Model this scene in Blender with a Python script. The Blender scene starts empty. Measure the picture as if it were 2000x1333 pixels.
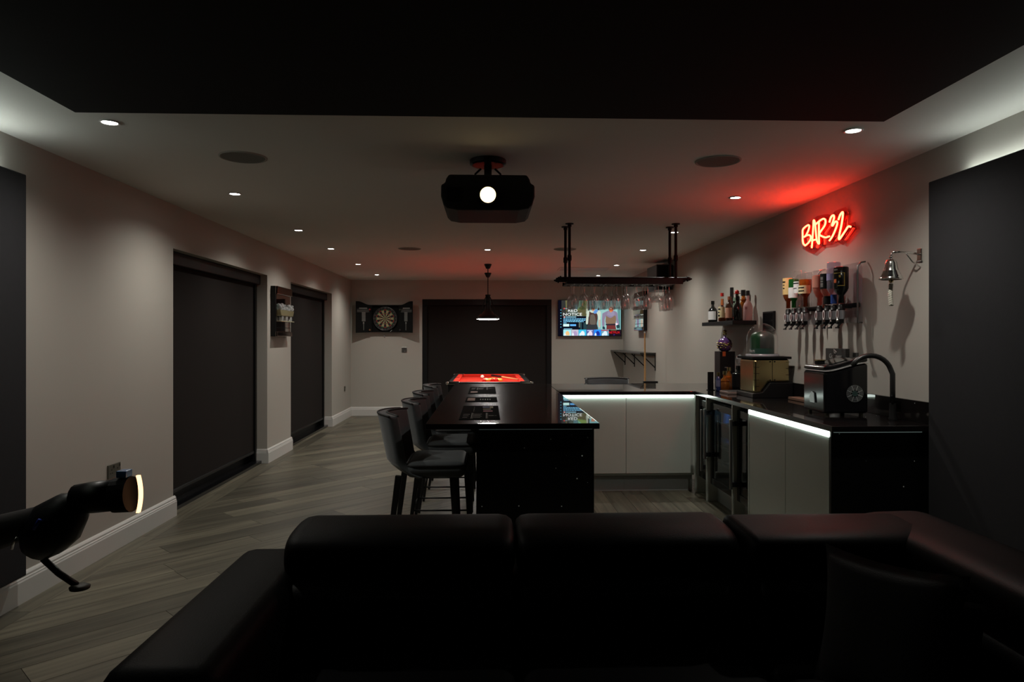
import bpy, bmesh, math, random
from mathutils import Vector, Matrix
random.seed(7)
PI = math.pi
sc = bpy.context.scene
COL = sc.collection
# ---------------------------------------------------------------- camera
cam_d = bpy.data.cameras.new('camera'); cam_d.lens = 24.0; cam_d.sensor_width = 36.0
cam_d.shift_y = -5.5 / 2000; cam_d.clip_start = 0.02
cam = bpy.data.objects.new('camera', cam_d); COL.objects.link(cam)
cam.location = (0, 0, 1.37); cam.rotation_euler = (PI / 2, 0, -math.atan(47 / 1333.3))
sc.camera = cam
# ---------------------------------------------------------------- world, exposure
w = bpy.data.worlds.new('night'); sc.world = w; w.use_nodes = True
w.node_tree.nodes['Background'].inputs[0].default_value = (0.02, 0.022, 0.03, 1)
w.node_tree.nodes['Background'].inputs[1].default_value = 0.1
sc.view_settings.view_transform = 'Standard'; sc.view_settings.look = 'None'
sc.view_settings.gamma = 1; sc.view_settings.use_curve_mapping = False
sc.view_settings.exposure = 0.0
sc.cycles.max_bounces = 8; sc.cycles.diffuse_bounces = 4; sc.cycles.transparent_max_bounces = 24
sc.cycles.sample_clamp_indirect = 4; sc.cycles.caustics_reflective = False; sc.cycles.caustics_refractive = False
# light levels
DOWN_W = 47.0      # each ceiling downlight
PEND_E = 84.0      # pendant diffuser
STRIP_E = 6.5      # worktop strips
COVE_E = 11.5      # strips over the wall panels
NEON_E = 40.0
TV_E = 1.15
PROJ_E = 4.5

# ---------------------------------------------------------------- materials
def mat(name, col, rough=0.5, metal=0.0, em=None, es=0.0, var=0.06, scale=8.0, bump=0.0, bscale=120.0, spec=None, sheen=0.0, coat=0.0):
    m = bpy.data.materials.new(name); m.use_nodes = True
    nt = m.node_tree; b = nt.nodes['Principled BSDF']
    b.inputs['Roughness'].default_value = rough; b.inputs['Metallic'].default_value = metal
    if spec is not None: b.inputs['Specular IOR Level'].default_value = spec
    if sheen: b.inputs['Sheen Weight'].default_value = sheen; b.inputs['Sheen Roughness'].default_value = 0.4
    if coat: b.inputs['Coat Weight'].default_value = coat; b.inputs['Coat Roughness'].default_value = 0.012
    tc = nt.nodes.new('ShaderNodeTexCoord')
    nz = nt.nodes.new('ShaderNodeTexNoise'); nz.inputs['Scale'].default_value = scale; nz.inputs['Detail'].default_value = 3
    nt.links.new(tc.outputs['Object'], nz.inputs['Vector'])
    mr = nt.nodes.new('ShaderNodeMapRange'); mr.inputs['To Min'].default_value = 1 - var; mr.inputs['To Max'].default_value = 1 + var
    nt.links.new(nz.outputs['Fac'], mr.inputs['Value'])
    mx = nt.nodes.new('ShaderNodeVectorMath'); mx.operation = 'SCALE'; mx.inputs[0].default_value = col
    nt.links.new(mr.outputs['Result'], mx.inputs['Scale'])
    nt.links.new(mx.outputs['Vector'], b.inputs['Base Color'])
    if bump:
        n2 = nt.nodes.new('ShaderNodeTexNoise'); n2.inputs['Scale'].default_value = bscale; n2.inputs['Detail'].default_value = 2
        nt.links.new(tc.outputs['Object'], n2.inputs['Vector'])
        bp = nt.nodes.new('ShaderNodeBump'); bp.inputs['Strength'].default_value = bump; bp.inputs['Distance'].default_value = 0.002
        nt.links.new(n2.outputs['Fac'], bp.inputs['Height']); nt.links.new(bp.outputs['Normal'], b.inputs['Normal'])
    if em:
        b.inputs['Emission Color'].default_value = (*em, 1); b.inputs['Emission Strength'].default_value = es
    return m

def glow(name, col, s):
    m = bpy.data.materials.new(name); m.use_nodes = True; nt = m.node_tree
    nt.nodes.remove(nt.nodes['Principled BSDF'])
    e = nt.nodes.new('ShaderNodeEmission'); e.inputs[0].default_value = (*col, 1); e.inputs[1].default_value = s
    nt.links.new(e.outputs[0], nt.nodes['Material Output'].inputs[0])
    return m

def clear(name, tint=(0.95, 0.95, 0.95), gloss=1.0, ior=1.45, body=None, bodyfac=0.0, rough=0.015):
    """thin clear material: tinted see-through plus fresnel reflection, plus a share of coloured body"""
    m = bpy.data.materials.new(name); m.use_nodes = True; nt = m.node_tree
    nt.nodes.remove(nt.nodes['Principled BSDF'])
    t = nt.nodes.new('ShaderNodeBsdfTransparent'); t.inputs[0].default_value = (*tint, 1)
    g = nt.nodes.new('ShaderNodeBsdfGlossy'); g.inputs['Roughness'].default_value = rough; g.inputs[0].default_value = (gloss, gloss, gloss, 1)
    lw = nt.nodes.new('ShaderNodeLayerWeight'); lw.inputs['Blend'].default_value = 0.5
    pw = nt.nodes.new('ShaderNodeMath'); pw.operation = 'POWER'; pw.inputs[1].default_value = 4.0
    nt.links.new(lw.outputs['Facing'], pw.inputs[0])
    f0 = ((ior - 1) / (ior + 1)) ** 2
    f = nt.nodes.new('ShaderNodeMath'); f.operation = 'MULTIPLY_ADD'; f.inputs[1].default_value = 0.75; f.inputs[2].default_value = f0
    nt.links.new(pw.outputs[0], f.inputs[0])
    mx = nt.nodes.new('ShaderNodeMixShader'); nt.links.new(f.outputs[0], mx.inputs[0])
    src = t.outputs[0]
    if body:
        d = nt.nodes.new('ShaderNodeBsdfDiffuse'); d.inputs[0].default_value = (*body, 1)
        m2 = nt.nodes.new('ShaderNodeMixShader'); m2.inputs[0].default_value = bodyfac
        nt.links.new(t.outputs[0], m2.inputs[1]); nt.links.new(d.outputs[0], m2.inputs[2]); src = m2.outputs[0]
    nt.links.new(src, mx.inputs[1]); nt.links.new(g.outputs[0], mx.inputs[2])
    nt.links.new(mx.outputs[0], nt.nodes['Material Output'].inputs[0])
    return m

def flecked(name, col, rough, density=0.06, scale=55.0, spec=0.5, coat=0.0):
    """polished black stone with small bright mirror flecks"""
    m = mat(name, col, rough, var=0.1, spec=spec, coat=coat); nt = m.node_tree; b = nt.nodes['Principled BSDF']
    tc = [n for n in nt.nodes if n.type == 'TEX_COORD'][0]
    v = nt.nodes.new('ShaderNodeTexVoronoi'); v.inputs['Scale'].default_value = scale
    nt.links.new(tc.outputs['Object'], v.inputs['Vector'])
    lt = nt.nodes.new('ShaderNodeMath'); lt.operation = 'LESS_THAN'; lt.inputs[1].default_value = 0.14
    nt.links.new(v.outputs['Distance'], lt.inputs[0])
    sp = nt.nodes.new('ShaderNodeSeparateColor'); nt.links.new(v.outputs['Color'], sp.inputs[0])
    gt = nt.nodes.new('ShaderNodeMath'); gt.operation = 'LESS_THAN'; gt.inputs[1].default_value = density
    nt.links.new(sp.outputs[0], gt.inputs[0])
    mu = nt.nodes.new('ShaderNodeMath'); mu.operation = 'MULTIPLY'
    nt.links.new(lt.outputs[0], mu.inputs[0]); nt.links.new(gt.outputs[0], mu.inputs[1])
    mx = nt.nodes.new('ShaderNodeMix'); mx.data_type = 'RGBA'
    nt.links.new(mu.outputs[0], mx.inputs['Factor'])
    src = b.inputs['Base Color'].links[0].from_socket
    nt.links.new(src, mx.inputs['A']); mx.inputs['B'].default_value = (0.9, 0.95, 0.95, 1)
    nt.links.new(mx.outputs['Result'], b.inputs['Base Color'])
    return m

M = {}
M['wall'] = mat('wall_paint', (0.43, 0.405, 0.365), 0.75, var=0.03, scale=1.5, bump=0.15, bscale=260)
M['ceiling'] = mat('ceiling_paint', (0.74, 0.725, 0.68), 0.8, var=0.02, scale=2)
M['white'] = mat('white_gloss_paint', (0.62, 0.61, 0.59), 0.35, var=0.02)
M['raft'] = mat('matt_black_board', (0.012, 0.0115, 0.012), 0.9, var=0.1, spec=0.2)
M['panel'] = mat('charcoal_fabric', (0.0225, 0.0225, 0.025), 0.9, var=0.08, scale=40, bump=0.3, bscale=500, spec=0.2)
M['blind'] = mat('blind_fabric', (0.019, 0.0155, 0.0145), 0.85, var=0.06, scale=60, bump=0.2, bscale=700, spec=0.12)
M['black'] = mat('satin_black', (0.006, 0.006, 0.0065), 0.4, spec=0.3)
M['blackmatt'] = mat('matt_black', (0.006, 0.006, 0.006), 0.7, spec=0.12)
M['blackgloss'] = mat('gloss_black', (0.006, 0.006, 0.007), 0.12)
M['iron'] = mat('black_iron', (0.007, 0.0068, 0.0065), 0.5, spec=0.18, bump=0.4, bscale=90)
M['chrome'] = mat('chrome', (0.75, 0.74, 0.72), 0.12, metal=1.0)
M['steel'] = mat('brushed_steel', (0.30, 0.30, 0.30), 0.3, metal=1.0, bump=0.1, bscale=300)
M['brass'] = mat('gold_body', (0.46, 0.38, 0.19), 0.24, metal=1.0, var=0.08)
M['stone'] = flecked('polished_black_stone', (0.008, 0.0065, 0.0065), 0.28, 0.010, 45, spec=0.08, coat=1.0)
M['sparkle'] = flecked('sparkling_black_panel', (0.004, 0.0045, 0.0045), 0.3, 0.10, 34, spec=0.4)
M['cab'] = mat('pale_cabinet', (0.415, 0.45, 0.405), 0.28, var=0.02)
M['plinth'] = mat('grey_plinth', (0.25, 0.26, 0.25), 0.4)
M['darkcase'] = mat('dark_appliance', (0.012, 0.012, 0.013), 0.35)
M['velvet'] = mat('grey_velvet', (0.085, 0.095, 0.102), 0.75, var=0.2, scale=14, sheen=0.35, bump=0.2, bscale=300)
M['piping'] = mat('black_piping', (0.012, 0.012, 0.013), 0.6)
M['legwood'] = mat('black_wood', (0.006, 0.0055, 0.005), 0.5)
M['leather'] = mat('black_leather', (0.0048, 0.0047, 0.0049), 0.5, var=0.15, bump=0.25, bscale=220, spec=0.05)
M['pillow'] = mat('pillow_cloth', (0.016, 0.015, 0.0155), 0.85, var=0.15, bump=0.4, bscale=300, sheen=0.1)
M['felt'] = mat('red_felt', (0.62, 0.030, 0.016), 0.9, var=0.05, scale=50, spec=0.1)
M['led'] = glow('led_strip', (0.86, 1.0, 0.92), STRIP_E)
M['led_end'] = glow('led_strip_end', (0.75, 1.0, 0.94), 0.14)
M['cove'] = glow('led_cove', (0.90, 1.0, 0.94), COVE_E)
M['cove_aisle'] = glow('led_cove_aisle', (0.90, 1.0, 0.94), COVE_E * 1.9)
M['lamp'] = glow('downlight_lens', (1.0, 0.97, 0.90), 40.0)
M['pend'] = glow('pendant_diffuser', (1.0, 0.95, 0.88), PEND_E)
M['neon'] = glow('neon_tube', (1.0, 0.032, 0.013), NEON_E)
M['neonback'] = mat('red_neon_sleeve', (0.5, 0.012, 0.012), 0.4)
M['lens'] = glow('projector_lens', (1.0, 0.74, 0.34), PROJ_E)
M['wineglass'] = clear('wine_glass_clear', (0.90, 0.895, 0.89), ior=2.35, body=(.85, .85, .85), bodyfac=.07, rough=.2)
M['glass'] = clear('clear_glass', (0.975, 0.97, 0.965))
M['acrylic'] = clear('clear_acrylic', (0.90, 0.89, 0.90), ior=1.3, body=(0.6, 0.58, 0.6), bodyfac=0.06)
M['fridgeglass'] = clear('smoked_glass', (0.45, 0.49, 0.50), ior=1.4)
M['mirror'] = mat('mirror', (0.72, 0.70, 0.69), 0.03, metal=1.0, var=0.0)
M['crystal'] = clear('crystal', (0.80, 0.80, 0.80), ior=2.0, body=(0.8, 0.8, 0.8), bodyfac=0.25)
M['print'] = mat('grey_print', (0.16, 0.16, 0.15), 0.6)
M['pale_print'] = mat('pale_print', (0.34, 0.33, 0.31), 0.6)
M['grille'] = mat('speaker_grille', (0.42, 0.41, 0.37), 0.85, var=0.05, bump=0.6, bscale=900)
M['grey'] = mat('mid_grey', (0.2, 0.2, 0.2), 0.5)
def solid(key, col, rough=0.45, **k):
    if key not in M: M[key] = mat(key, col, rough, **k)
    return M[key]
def tone(key, col, s=1.0):
    if key not in M: M[key] = glow(key, col, s)
    return M[key]

def plank_material():
    m = bpy.data.materials.new('oak_plank'); m.use_nodes = True; nt = m.node_tree; b = nt.nodes['Principled BSDF']
    tc = nt.nodes.new('ShaderNodeTexCoord'); oi = nt.nodes.new('ShaderNodeObjectInfo')
    off = nt.nodes.new('ShaderNodeVectorMath'); off.operation = 'SCALE'; off.inputs[0].default_value = (37, 11, 5)
    nt.links.new(oi.outputs['Random'], off.inputs['Scale'])
    ad = nt.nodes.new('ShaderNodeVectorMath'); nt.links.new(tc.outputs['Object'], ad.inputs[0]); nt.links.new(off.outputs[0], ad.inputs[1])
    mp = nt.nodes.new('ShaderNodeMapping'); mp.inputs['Scale'].default_value = (0.9, 16, 1); nt.links.new(ad.outputs[0], mp.inputs[0])
    nz = nt.nodes.new('ShaderNodeTexNoise'); nz.inputs['Scale'].default_value = 1.6; nz.inputs['Detail'].default_value = 5; nz.inputs['Distortion'].default_value = 0.5
    nt.links.new(mp.outputs[0], nz.inputs['Vector'])
    cr = nt.nodes.new('ShaderNodeValToRGB'); nt.links.new(nz.outputs['Fac'], cr.inputs[0])
    cr.color_ramp.elements[0].position = 0.3; cr.color_ramp.elements[0].color = (0.056, 0.049, 0.034, 1)
    cr.color_ramp.elements[1].position = 0.72; cr.color_ramp.elements[1].color = (0.148, 0.133, 0.094, 1)
    mr = nt.nodes.new('ShaderNodeMapRange'); mr.inputs['To Min'].default_value = 0.62; mr.inputs['To Max'].default_value = 1.36
    nt.links.new(oi.outputs['Random'], mr.inputs['Value'])
    sx = nt.nodes.new('ShaderNodeVectorMath'); sx.operation = 'SCALE'
    nt.links.new(cr.outputs[0], sx.inputs[0]); nt.links.new(mr.outputs[0], sx.inputs['Scale'])
    nt.links.new(sx.outputs[0], b.inputs['Base Color'])
    b.inputs['Roughness'].default_value = 0.42
    bp = nt.nodes.new('ShaderNodeBump'); bp.inputs['Strength'].default_value = 0.12; bp.inputs['Distance'].default_value = 0.002
    nt.links.new(nz.outputs['Fac'], bp.inputs['Height']); nt.links.new(bp.outputs[0], b.inputs['Normal'])
    return m
M['plank'] = plank_material()

# ---------------------------------------------------------------- mesh helpers
OFF = {}
class MB:
    def __init__(s): s.v = []; s.f = []; s.m = []; s.mats = []; s.cur = 0
    def use(s, m):
        if m not in s.mats: s.mats.append(m)
        s.cur = s.mats.index(m); return s
    def add(s, vs, fs):
        n = len(s.v); s.v += [tuple(p) for p in vs]
        for f in fs: s.f.append(tuple(i + n for i in f)); s.m.append(s.cur)
        return s
    def box(s, x0, x1, y0, y1, z0, z1):
        return s.add([(x0, y0, z0), (x1, y0, z0), (x1, y1, z0), (x0, y1, z0), (x0, y0, z1), (x1, y0, z1), (x1, y1, z1), (x0, y1, z1)],
                     [(0, 3, 2, 1), (4, 5, 6, 7), (0, 1, 5, 4), (1, 2, 6, 5), (2, 3, 7, 6), (3, 0, 4, 7)])
    def cyl(s, p0, p1, r0, r1=None, n=16, caps=True):
        r1 = r0 if r1 is None else r1
        p0 = Vector(p0); p1 = Vector(p1); d = (p1 - p0).normalized()
        a = d.orthogonal().normalized(); b = d.cross(a)
        vs = []
        for p, r in ((p0, r0), (p1, r1)):
            for i in range(n):
                t = 2 * PI * i / n; vs.append(p + a * (r * math.cos(t)) + b * (r * math.sin(t)))
        fs = [(i, (i + 1) % n, n + (i + 1) % n, n + i) for i in range(n)]
        if caps: fs += [tuple(range(n - 1, -1, -1)), tuple(range(n, 2 * n))]
        return s.add(vs, fs)
    def tube(s, pts, r, n=8, closed=False):
        pts = [Vector(p) for p in pts]; k = len(pts); vs = []; prev = None
        for i, p in enumerate(pts):
            if closed: d = pts[(i + 1) % k] - pts[i - 1]
            else: d = pts[min(i + 1, k - 1)] - pts[max(i - 1, 0)]
            d.normalize()
            a = d.orthogonal().normalized() if prev is None else (prev - d * prev.dot(d)).normalized()
            prev = a; b = d.cross(a)
            rr = r[i] if isinstance(r, (list, tuple)) else r
            for j in range(n):
                t = 2 * PI * j / n; vs.append(p + a * (rr * math.cos(t)) + b * (rr * math.sin(t)))
        fs = []
        for i in range(k if closed else k - 1):
            i2 = (i + 1) % k
            fs += [(i * n + j, i * n + (j + 1) % n, i2 * n + (j + 1) % n, i2 * n + j) for j in range(n)]
        if not closed: fs += [tuple(range(n - 1, -1, -1)), tuple(range((k - 1) * n, k * n))]
        return s.add(vs, fs)
    def lathe(s, prof, c=(0, 0, 0), n=20, a0=0.0, a1=2 * PI, flip=1, close=True):
        full = abs(a1 - a0 - 2 * PI) < 1e-6; cols = n if full else n + 1; vs = []
        for r, z in prof:
            for i in range(cols):
                t = a0 + (a1 - a0) * i / n; vs.append((c[0] + r * math.cos(t), c[1] + r * math.sin(t), c[2] + flip * z))
        fs = []
        for k in range(len(prof) - 1):
            for i in range(n):
                j = (i + 1) % cols; fs.append((k * cols + i, k * cols + j, (k + 1) * cols + j, (k + 1) * cols + i))
        if full and close:
            if prof[0][0] > 1e-5: fs.append(tuple(range(cols - 1, -1, -1)))
            if prof[-1][0] > 1e-5: fs.append(tuple(range((len(prof) - 1) * cols, len(prof) * cols)))
        return s.add(vs, fs)
    def prism(s, poly, axis, a, b):
        """poly in the two other axes (x: (y,z), y: (x,z), z: (x,y)) pushed from a to b along axis"""
        def P(p, t): return {'x': (t, p[0], p[1]), 'y': (p[0], t, p[1]), 'z': (p[0], p[1], t)}[axis]
        n = len(poly)
        return s.add([P(p, a) for p in poly] + [P(p, b) for p in poly],
                     [tuple(range(n - 1, -1, -1)), tuple(range(n, 2 * n))] + [(i, (i + 1) % n, n + (i + 1) % n, n + i) for i in range(n)])
    def ball(s, c, r, n=12, sx=1, sy=1, sz=1):
        prof = [(max(1e-6, math.sin(PI * k / n)), -math.cos(PI * k / n)) for k in range(n + 1)]
        m = n * 2; vs = []
        for pr, pz in prof:
            for i in range(m):
                t = 2 * PI * i / m; vs.append((c[0] + r * sx * pr * math.cos(t), c[1] + r * sy * pr * math.sin(t), c[2] + r * sz * pz))
        return s.add(vs, [(k * m + i, k * m + (i + 1) % m, (k + 1) * m + (i + 1) % m, (k + 1) * m + i) for k in range(n) for i in range(m)])
    def face(s, pts): return s.add(pts, [tuple(range(len(pts)))])
    def build(s, name, m=None, parent=None, smooth=False, bevel=0.0, seg=2, label=None, sub=0, world=True):
        me = bpy.data.meshes.new(name)
        off = OFF.get(parent, Vector((0, 0, 0))) if parent else Vector((0, 0, 0))
        me.from_pydata([tuple(Vector(p) - off) for p in s.v], [], s.f)
        for mm in (s.mats or [m]): me.materials.append(mm)
        if s.mats: me.polygons.foreach_set('material_index', s.m)
        bm = bmesh.new(); bm.from_mesh(me)
        bmesh.ops.recalc_face_normals(bm, faces=bm.faces) if not getattr(s, 'keep', False) else None
        bm.to_mesh(me); bm.free()
        if smooth: me.polygons.foreach_set('use_smooth', [True] * len(me.polygons))
        o = bpy.data.objects.new(name, me); COL.objects.link(o)
        if parent: o.parent = parent; OFF[o] = off
        if bevel:
            b = o.modifiers.new('bevel', 'BEVEL'); b.width = bevel; b.segments = seg; b.limit_method = 'ANGLE'; b.angle_limit = math.radians(40)
            b.harden_normals = False
        if sub:
            q = o.modifiers.new('sub', 'SUBSURF'); q.levels = sub; q.render_levels = sub
        if label: o['label'] = label
        return o

def tag(o, label, cat, group=None, kind=None):
    o['label'] = label; o['category'] = cat
    if group: o['group'] = group
    if kind: o['kind'] = kind
    return o
def thing(name, label, cat, loc=(0, 0, 0), rz=0.0, group=None, world=False):
    """Empty at a thing's base; with world=True its parts are given in room coordinates"""
    o = bpy.data.objects.new(name, None); COL.objects.link(o); o.empty_display_size = 0.05
    o.location = loc; o.rotation_euler = (0, 0, rz)
    OFF[o] = Vector(loc) if world else Vector((0, 0, 0))
    return tag(o, label, cat, group)
def struct(name, mb, m=None, parent=None, **k):
    o = mb.build(name, m, parent, **k)
    if not parent: o['kind'] = 'structure'
    return o
def dup(root, loc=None, rz=None, label=None, group=None):
    def cp(o, par):
        c = o.copy(); COL.objects.link(c)
        if par: c.parent = par
        for ch in kids.get(o, []): cp(ch, c)
        return c
    kids = {}
    for o in root.children_recursive: kids.setdefault(o.parent, []).append(o)
    r = cp(root, None)
    if loc is not None: r.location = loc
    if rz is not None: r.rotation_euler = (0, 0, rz)
    if label: r['label'] = label
    if group: r['group'] = group
    return r
def rbox(x0, x1, y0, y1, z0, z1, r=0.03, seg=3):
    """a soft rounded box as a mesh builder"""
    bm = bmesh.new(); bmesh.ops.create_cube(bm, size=1)
    for v in bm.verts: v.co = Vector(((x0 + x1) / 2 + v.co.x * (x1 - x0), (y0 + y1) / 2 + v.co.y * (y1 - y0), (z0 + z1) / 2 + v.co.z * (z1 - z0)))
    bmesh.ops.bevel(bm, geom=list(bm.edges), offset=r, segments=seg, profile=0.5, affect='EDGES')
    mb = MB(); mb.add([v.co[:] for v in bm.verts], [[v.index for v in f.verts] for f in bm.faces]); bm.free()
    return mb
def text(body, size, m, parent, mtx, name='lettering', depth=0.0005, align='CENTER', sx=1.0):
    cu = bpy.data.curves.new(name, 'FONT'); cu.body = body; cu.size = size; cu.extrude = depth; cu.align_x = align; cu.align_y = 'CENTER'
    cu.resolution_u = 2
    t = bpy.data.objects.new('tmp', cu); COL.objects.link(t)
    dg = bpy.context.evaluated_depsgraph_get(); me = bpy.data.meshes.new_from_object(t.evaluated_get(dg))
    bpy.data.objects.remove(t); bpy.data.curves.remove(cu)
    me.transform(Matrix.Diagonal((sx, 1, 1, 1))); me.transform(mtx)
    if parent: me.transform(Matrix.Translation(-OFF[parent]))
    me.materials.clear(); me.materials.append(m)
    o = bpy.data.objects.new(name, me); COL.objects.link(o); o.parent = parent
    if parent: OFF[o] = OFF[parent]
    return o
def frame(o, xa, ya):
    """matrix with origin o, local x along xa, local y along ya"""
    xa = Vector(xa).normalized(); ya = Vector(ya).normalized(); za = xa.cross(ya)
    m = Matrix((xa, ya, za)).transposed().to_4x4(); m.translation = Vector(o); return m

# ================================================================ ROOM
XL, XR, YB, YF, ZC = -2.42, 2.42, 12.15, -2.4, 2.40
fl = MB().box(XL - .6, XR + .6, YF - .3, YB + .6, -.12, -.005)
floor = struct('floor', fl, mat('floor_screed', (0.03, 0.026, 0.02), 0.8))
# planks: laid at 45 degrees in the room, straight inside the bar, a border row along the wall
def clip(poly, x0, x1, y0, y1):
    def cut(p, ins, sect):
        out = []
        for i in range(len(p)):
            a, b = p[i - 1], p[i]
            if ins(b):
                if not ins(a): out.append(sect(a, b))
                out.append(b)
            elif ins(a): out.append(sect(a, b))
        return out
    def sx(c): return lambda a, b: (c, a[1] + (b[1] - a[1]) * (c - a[0]) / (b[0] - a[0]))
    def sy(c): return lambda a, b: (a[0] + (b[0] - a[0]) * (c - a[1]) / (b[1] - a[1]), c)
    for ins, f in ((lambda q: q[0] >= x0, sx(x0)), (lambda q: q[0] <= x1, sx(x1)), (lambda q: q[1] >= y0, sy(y0)), (lambda q: q[1] <= y1, sy(y1))):
        poly = cut(poly, ins, f)
        if len(poly) < 3: return []
    return poly
pieces = []
def lay(x0, x1, y0, y1, ang, wd, ln, seed):
    rnd = random.Random(seed); c, s = math.cos(ang), math.sin(ang); g = 0.0012
    cor = [(x * c + y * s, -x * s + y * c) for x in (x0, x1) for y in (y0, y1)]
    u0, u1 = min(p[0] for p in cor), max(p[0] for p in cor); v0, v1 = min(p[1] for p in cor), max(p[1] for p in cor)
    v = math.floor(v0 / wd) * wd
    while v < v1:
        u = u0 - rnd.random() * ln
        while u < u1:
            q = [(a * c - b * s, a * s + b * c) for a, b in ((u + g, v + g), (u + ln - g, v + g), (u + ln - g, v + wd - g), (u + g, v + wd - g))]
            p = clip(q, x0, x1, y0, y1)
            if p:
                ar = abs(sum(p[i - 1][0] * p[i][1] - p[i][0] * p[i - 1][1] for i in range(len(p)))) / 2
                if ar > 0.004: pieces.append((p, ang))
            u += ln
        v += wd
BX = XL + .135
lay(BX, 0.25, 0.9, YB, PI / 4, 0.19, 1.3, 1)
lay(0.25, 1.9, 3.55, 6.2, PI / 2, 0.17, 1.1, 2)
n_seen = len(pieces)
lay(0.25, XR, 6.2, YB, PI / 4, 0.19, 1.3, 3); lay(1.9, XR, 3.55, 6.2, PI / 4, .19, 1.3, 4); lay(0.25, XR, 0.9, 3.55, PI / 4, .19, 1.3, 5)
y = 0.9
while y < YB - .1:
    e = min(y + 1.3, YB); pieces.insert(0, ([(XL, y + .001), (BX - .0015, y + .001), (BX - .0015, e - .001), (XL, e - .001)], PI / 2)); n_seen += 1; y += 1.3
for y0, y1 in ((5.34, 7.58), (8.476, 10.677)):
    pieces.insert(0, ([(XL - .06, y0), (XL - .001, y0), (XL - .001, y1), (XL - .06, y1)], PI / 2)); n_seen += 1
lim = min(n_seen, 298)
rest = MB()
for i, (p, ang) in enumerate(pieces):
    if i < lim:
        cx = sum(q[0] for q in p) / len(p); cy = sum(q[1] for q in p) / len(p); c, s = math.cos(-ang), math.sin(-ang)
        loc = [((q[0] - cx) * c - (q[1] - cy) * s, (q[0] - cx) * s + (q[1] - cy) * c) for q in p]
        o = MB().prism(loc, 'z', -.005, 0).build('plank', M['plank'], floor); o.location = (cx, cy, 0); o.rotation_euler = (0, 0, ang)
    else: rest.prism(p, 'z', -.005, 0)
ro = rest.build('planks_beyond', M['plank'], floor); ro['kind'] = 'stuff'
MB().box(XL, XR, YF, .9, -.005, 0).build('front_boards', M['plank'], floor)
# walls
O1, O2 = (5.34, 7.58), (8.476, 10.677); HD = 2.062
wl = MB()
for a, b in ((YF, O1[0]), (O1[1], O2[0]), (O2[1], YB + .3)): wl.box(XL - .3, XL, a, b, -.05, ZC)
for a, b in (O1, O2): wl.box(XL - .3, XL, a, b, HD, ZC)
struct('wall_left', wl, M['wall'])
struct('wall_right', MB().box(XR, XR + .3, YF, YB + .3, -.05, ZC), M['wall'])
DB = (-1.164, 1.136)
wb = MB().box(XL - .3, DB[0], YB, YB + .3, -.05, ZC).box(DB[1], XR + .3, YB, YB + .3, -.05, ZC).box(DB[0], DB[1], YB, YB + .3, HD, ZC)
struct('wall_back', wb, M['wall'])
struct('wall_front', MB().box(XL - .3, XR + .3, YF - .3, YF, -.05, ZC), mat('dark_wall', (.02, .02, .021), .8, spec=.2))
struct('ceiling', MB().box(XL - .3, XR + .3, YF - .3, YB + .3, ZC, ZC + .15), M['ceiling'])
raft = MB().box(-1.775, 1.775, YF, 3.0, 2.34, ZC).build('ceiling_raft', M['raft'], bevel=.004)
tag(raft, 'wide matt black board lowered under the pale ceiling above the sofa', 'ceiling board')
# baseboards with a stepped moulding
PR = [(0, 0), (.020, 0), (.020, .110), (.017, .118), (.017, .124), (.0135, .130), (.0135, .140), (.009, .149), (.004, .155), (0, .155)]
def skirt(name, runs):
    mb = MB()
    for ax, base, sgn, a, b in runs:
        if ax == 'y': mb.prism([(base + sgn * p, z) for p, z in PR], 'y', a, b)
        else: mb.prism([(base + sgn * p, z) for p, z in PR], 'x', a, b)
    return struct(name, mb, M['white'])
skirt('baseboard_left', [('y', XL, 1, YF, O1[0] + .02), ('y', XL, 1, O1[1] - .02, O2[0] + .02), ('y', XL, 1, O2[1] - .02, YB),
                         ('x', O1[1], -1, XL - .12, XL + .0), ('x', O2[1], -1, XL - .12, XL)])
skirt('baseboard_back', [('x', YB, -1, XL, DB[0]), ('x', YB, -1, DB[1], XR)])
skirt('baseboard_right', [('y', XR, -1, 7.1, YB)])
# glazed doors behind the blinds
for i, (a, b) in enumerate((O1, O2)):
    d = MB().use(M['black']).box(XL - .27, XL - .20, a, b, .02, .12).box(XL - .27, XL - .20, a, b, HD - .08, HD).box(XL - .27, XL - .2, a, a + .07, .12, HD - .08).box(XL - .27, XL - .2, b - .07, b, .12, HD - .08).box(XL - .27, XL - .2, (a + b) / 2 - .05, (a + b) / 2 + .05, .12, HD - .08)
    d.use(solid('door_glass', (.01, .012, .014), .05)).box(XL - .245, XL - .235, a + .07, b - .07, .12, HD - .08)
    struct('door_%d' % (i + 1), d)
    struct('trim_%d' % (i + 1), MB().box(XL - .2, XL - .055, a, b, -.004, .03), M['blackgloss'], bevel=.003)
d = MB().use(M['black']).box(DB[0], DB[1], YB + .2, YB + .27, 0, .1).box(DB[0], DB[1], YB + .2, YB + .27, HD - .08, HD).box(DB[0], DB[0] + .07, YB + .2, YB + .27, .1, HD - .08).box(DB[1] - .07, DB[1], YB + .2, YB + .27, .1, HD - .08)
d.use(M['door_glass']).box(DB[0] + .07, DB[1] - .07, YB + .23, YB + .24, .1, HD - .08)
struct('door_3', d)

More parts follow.
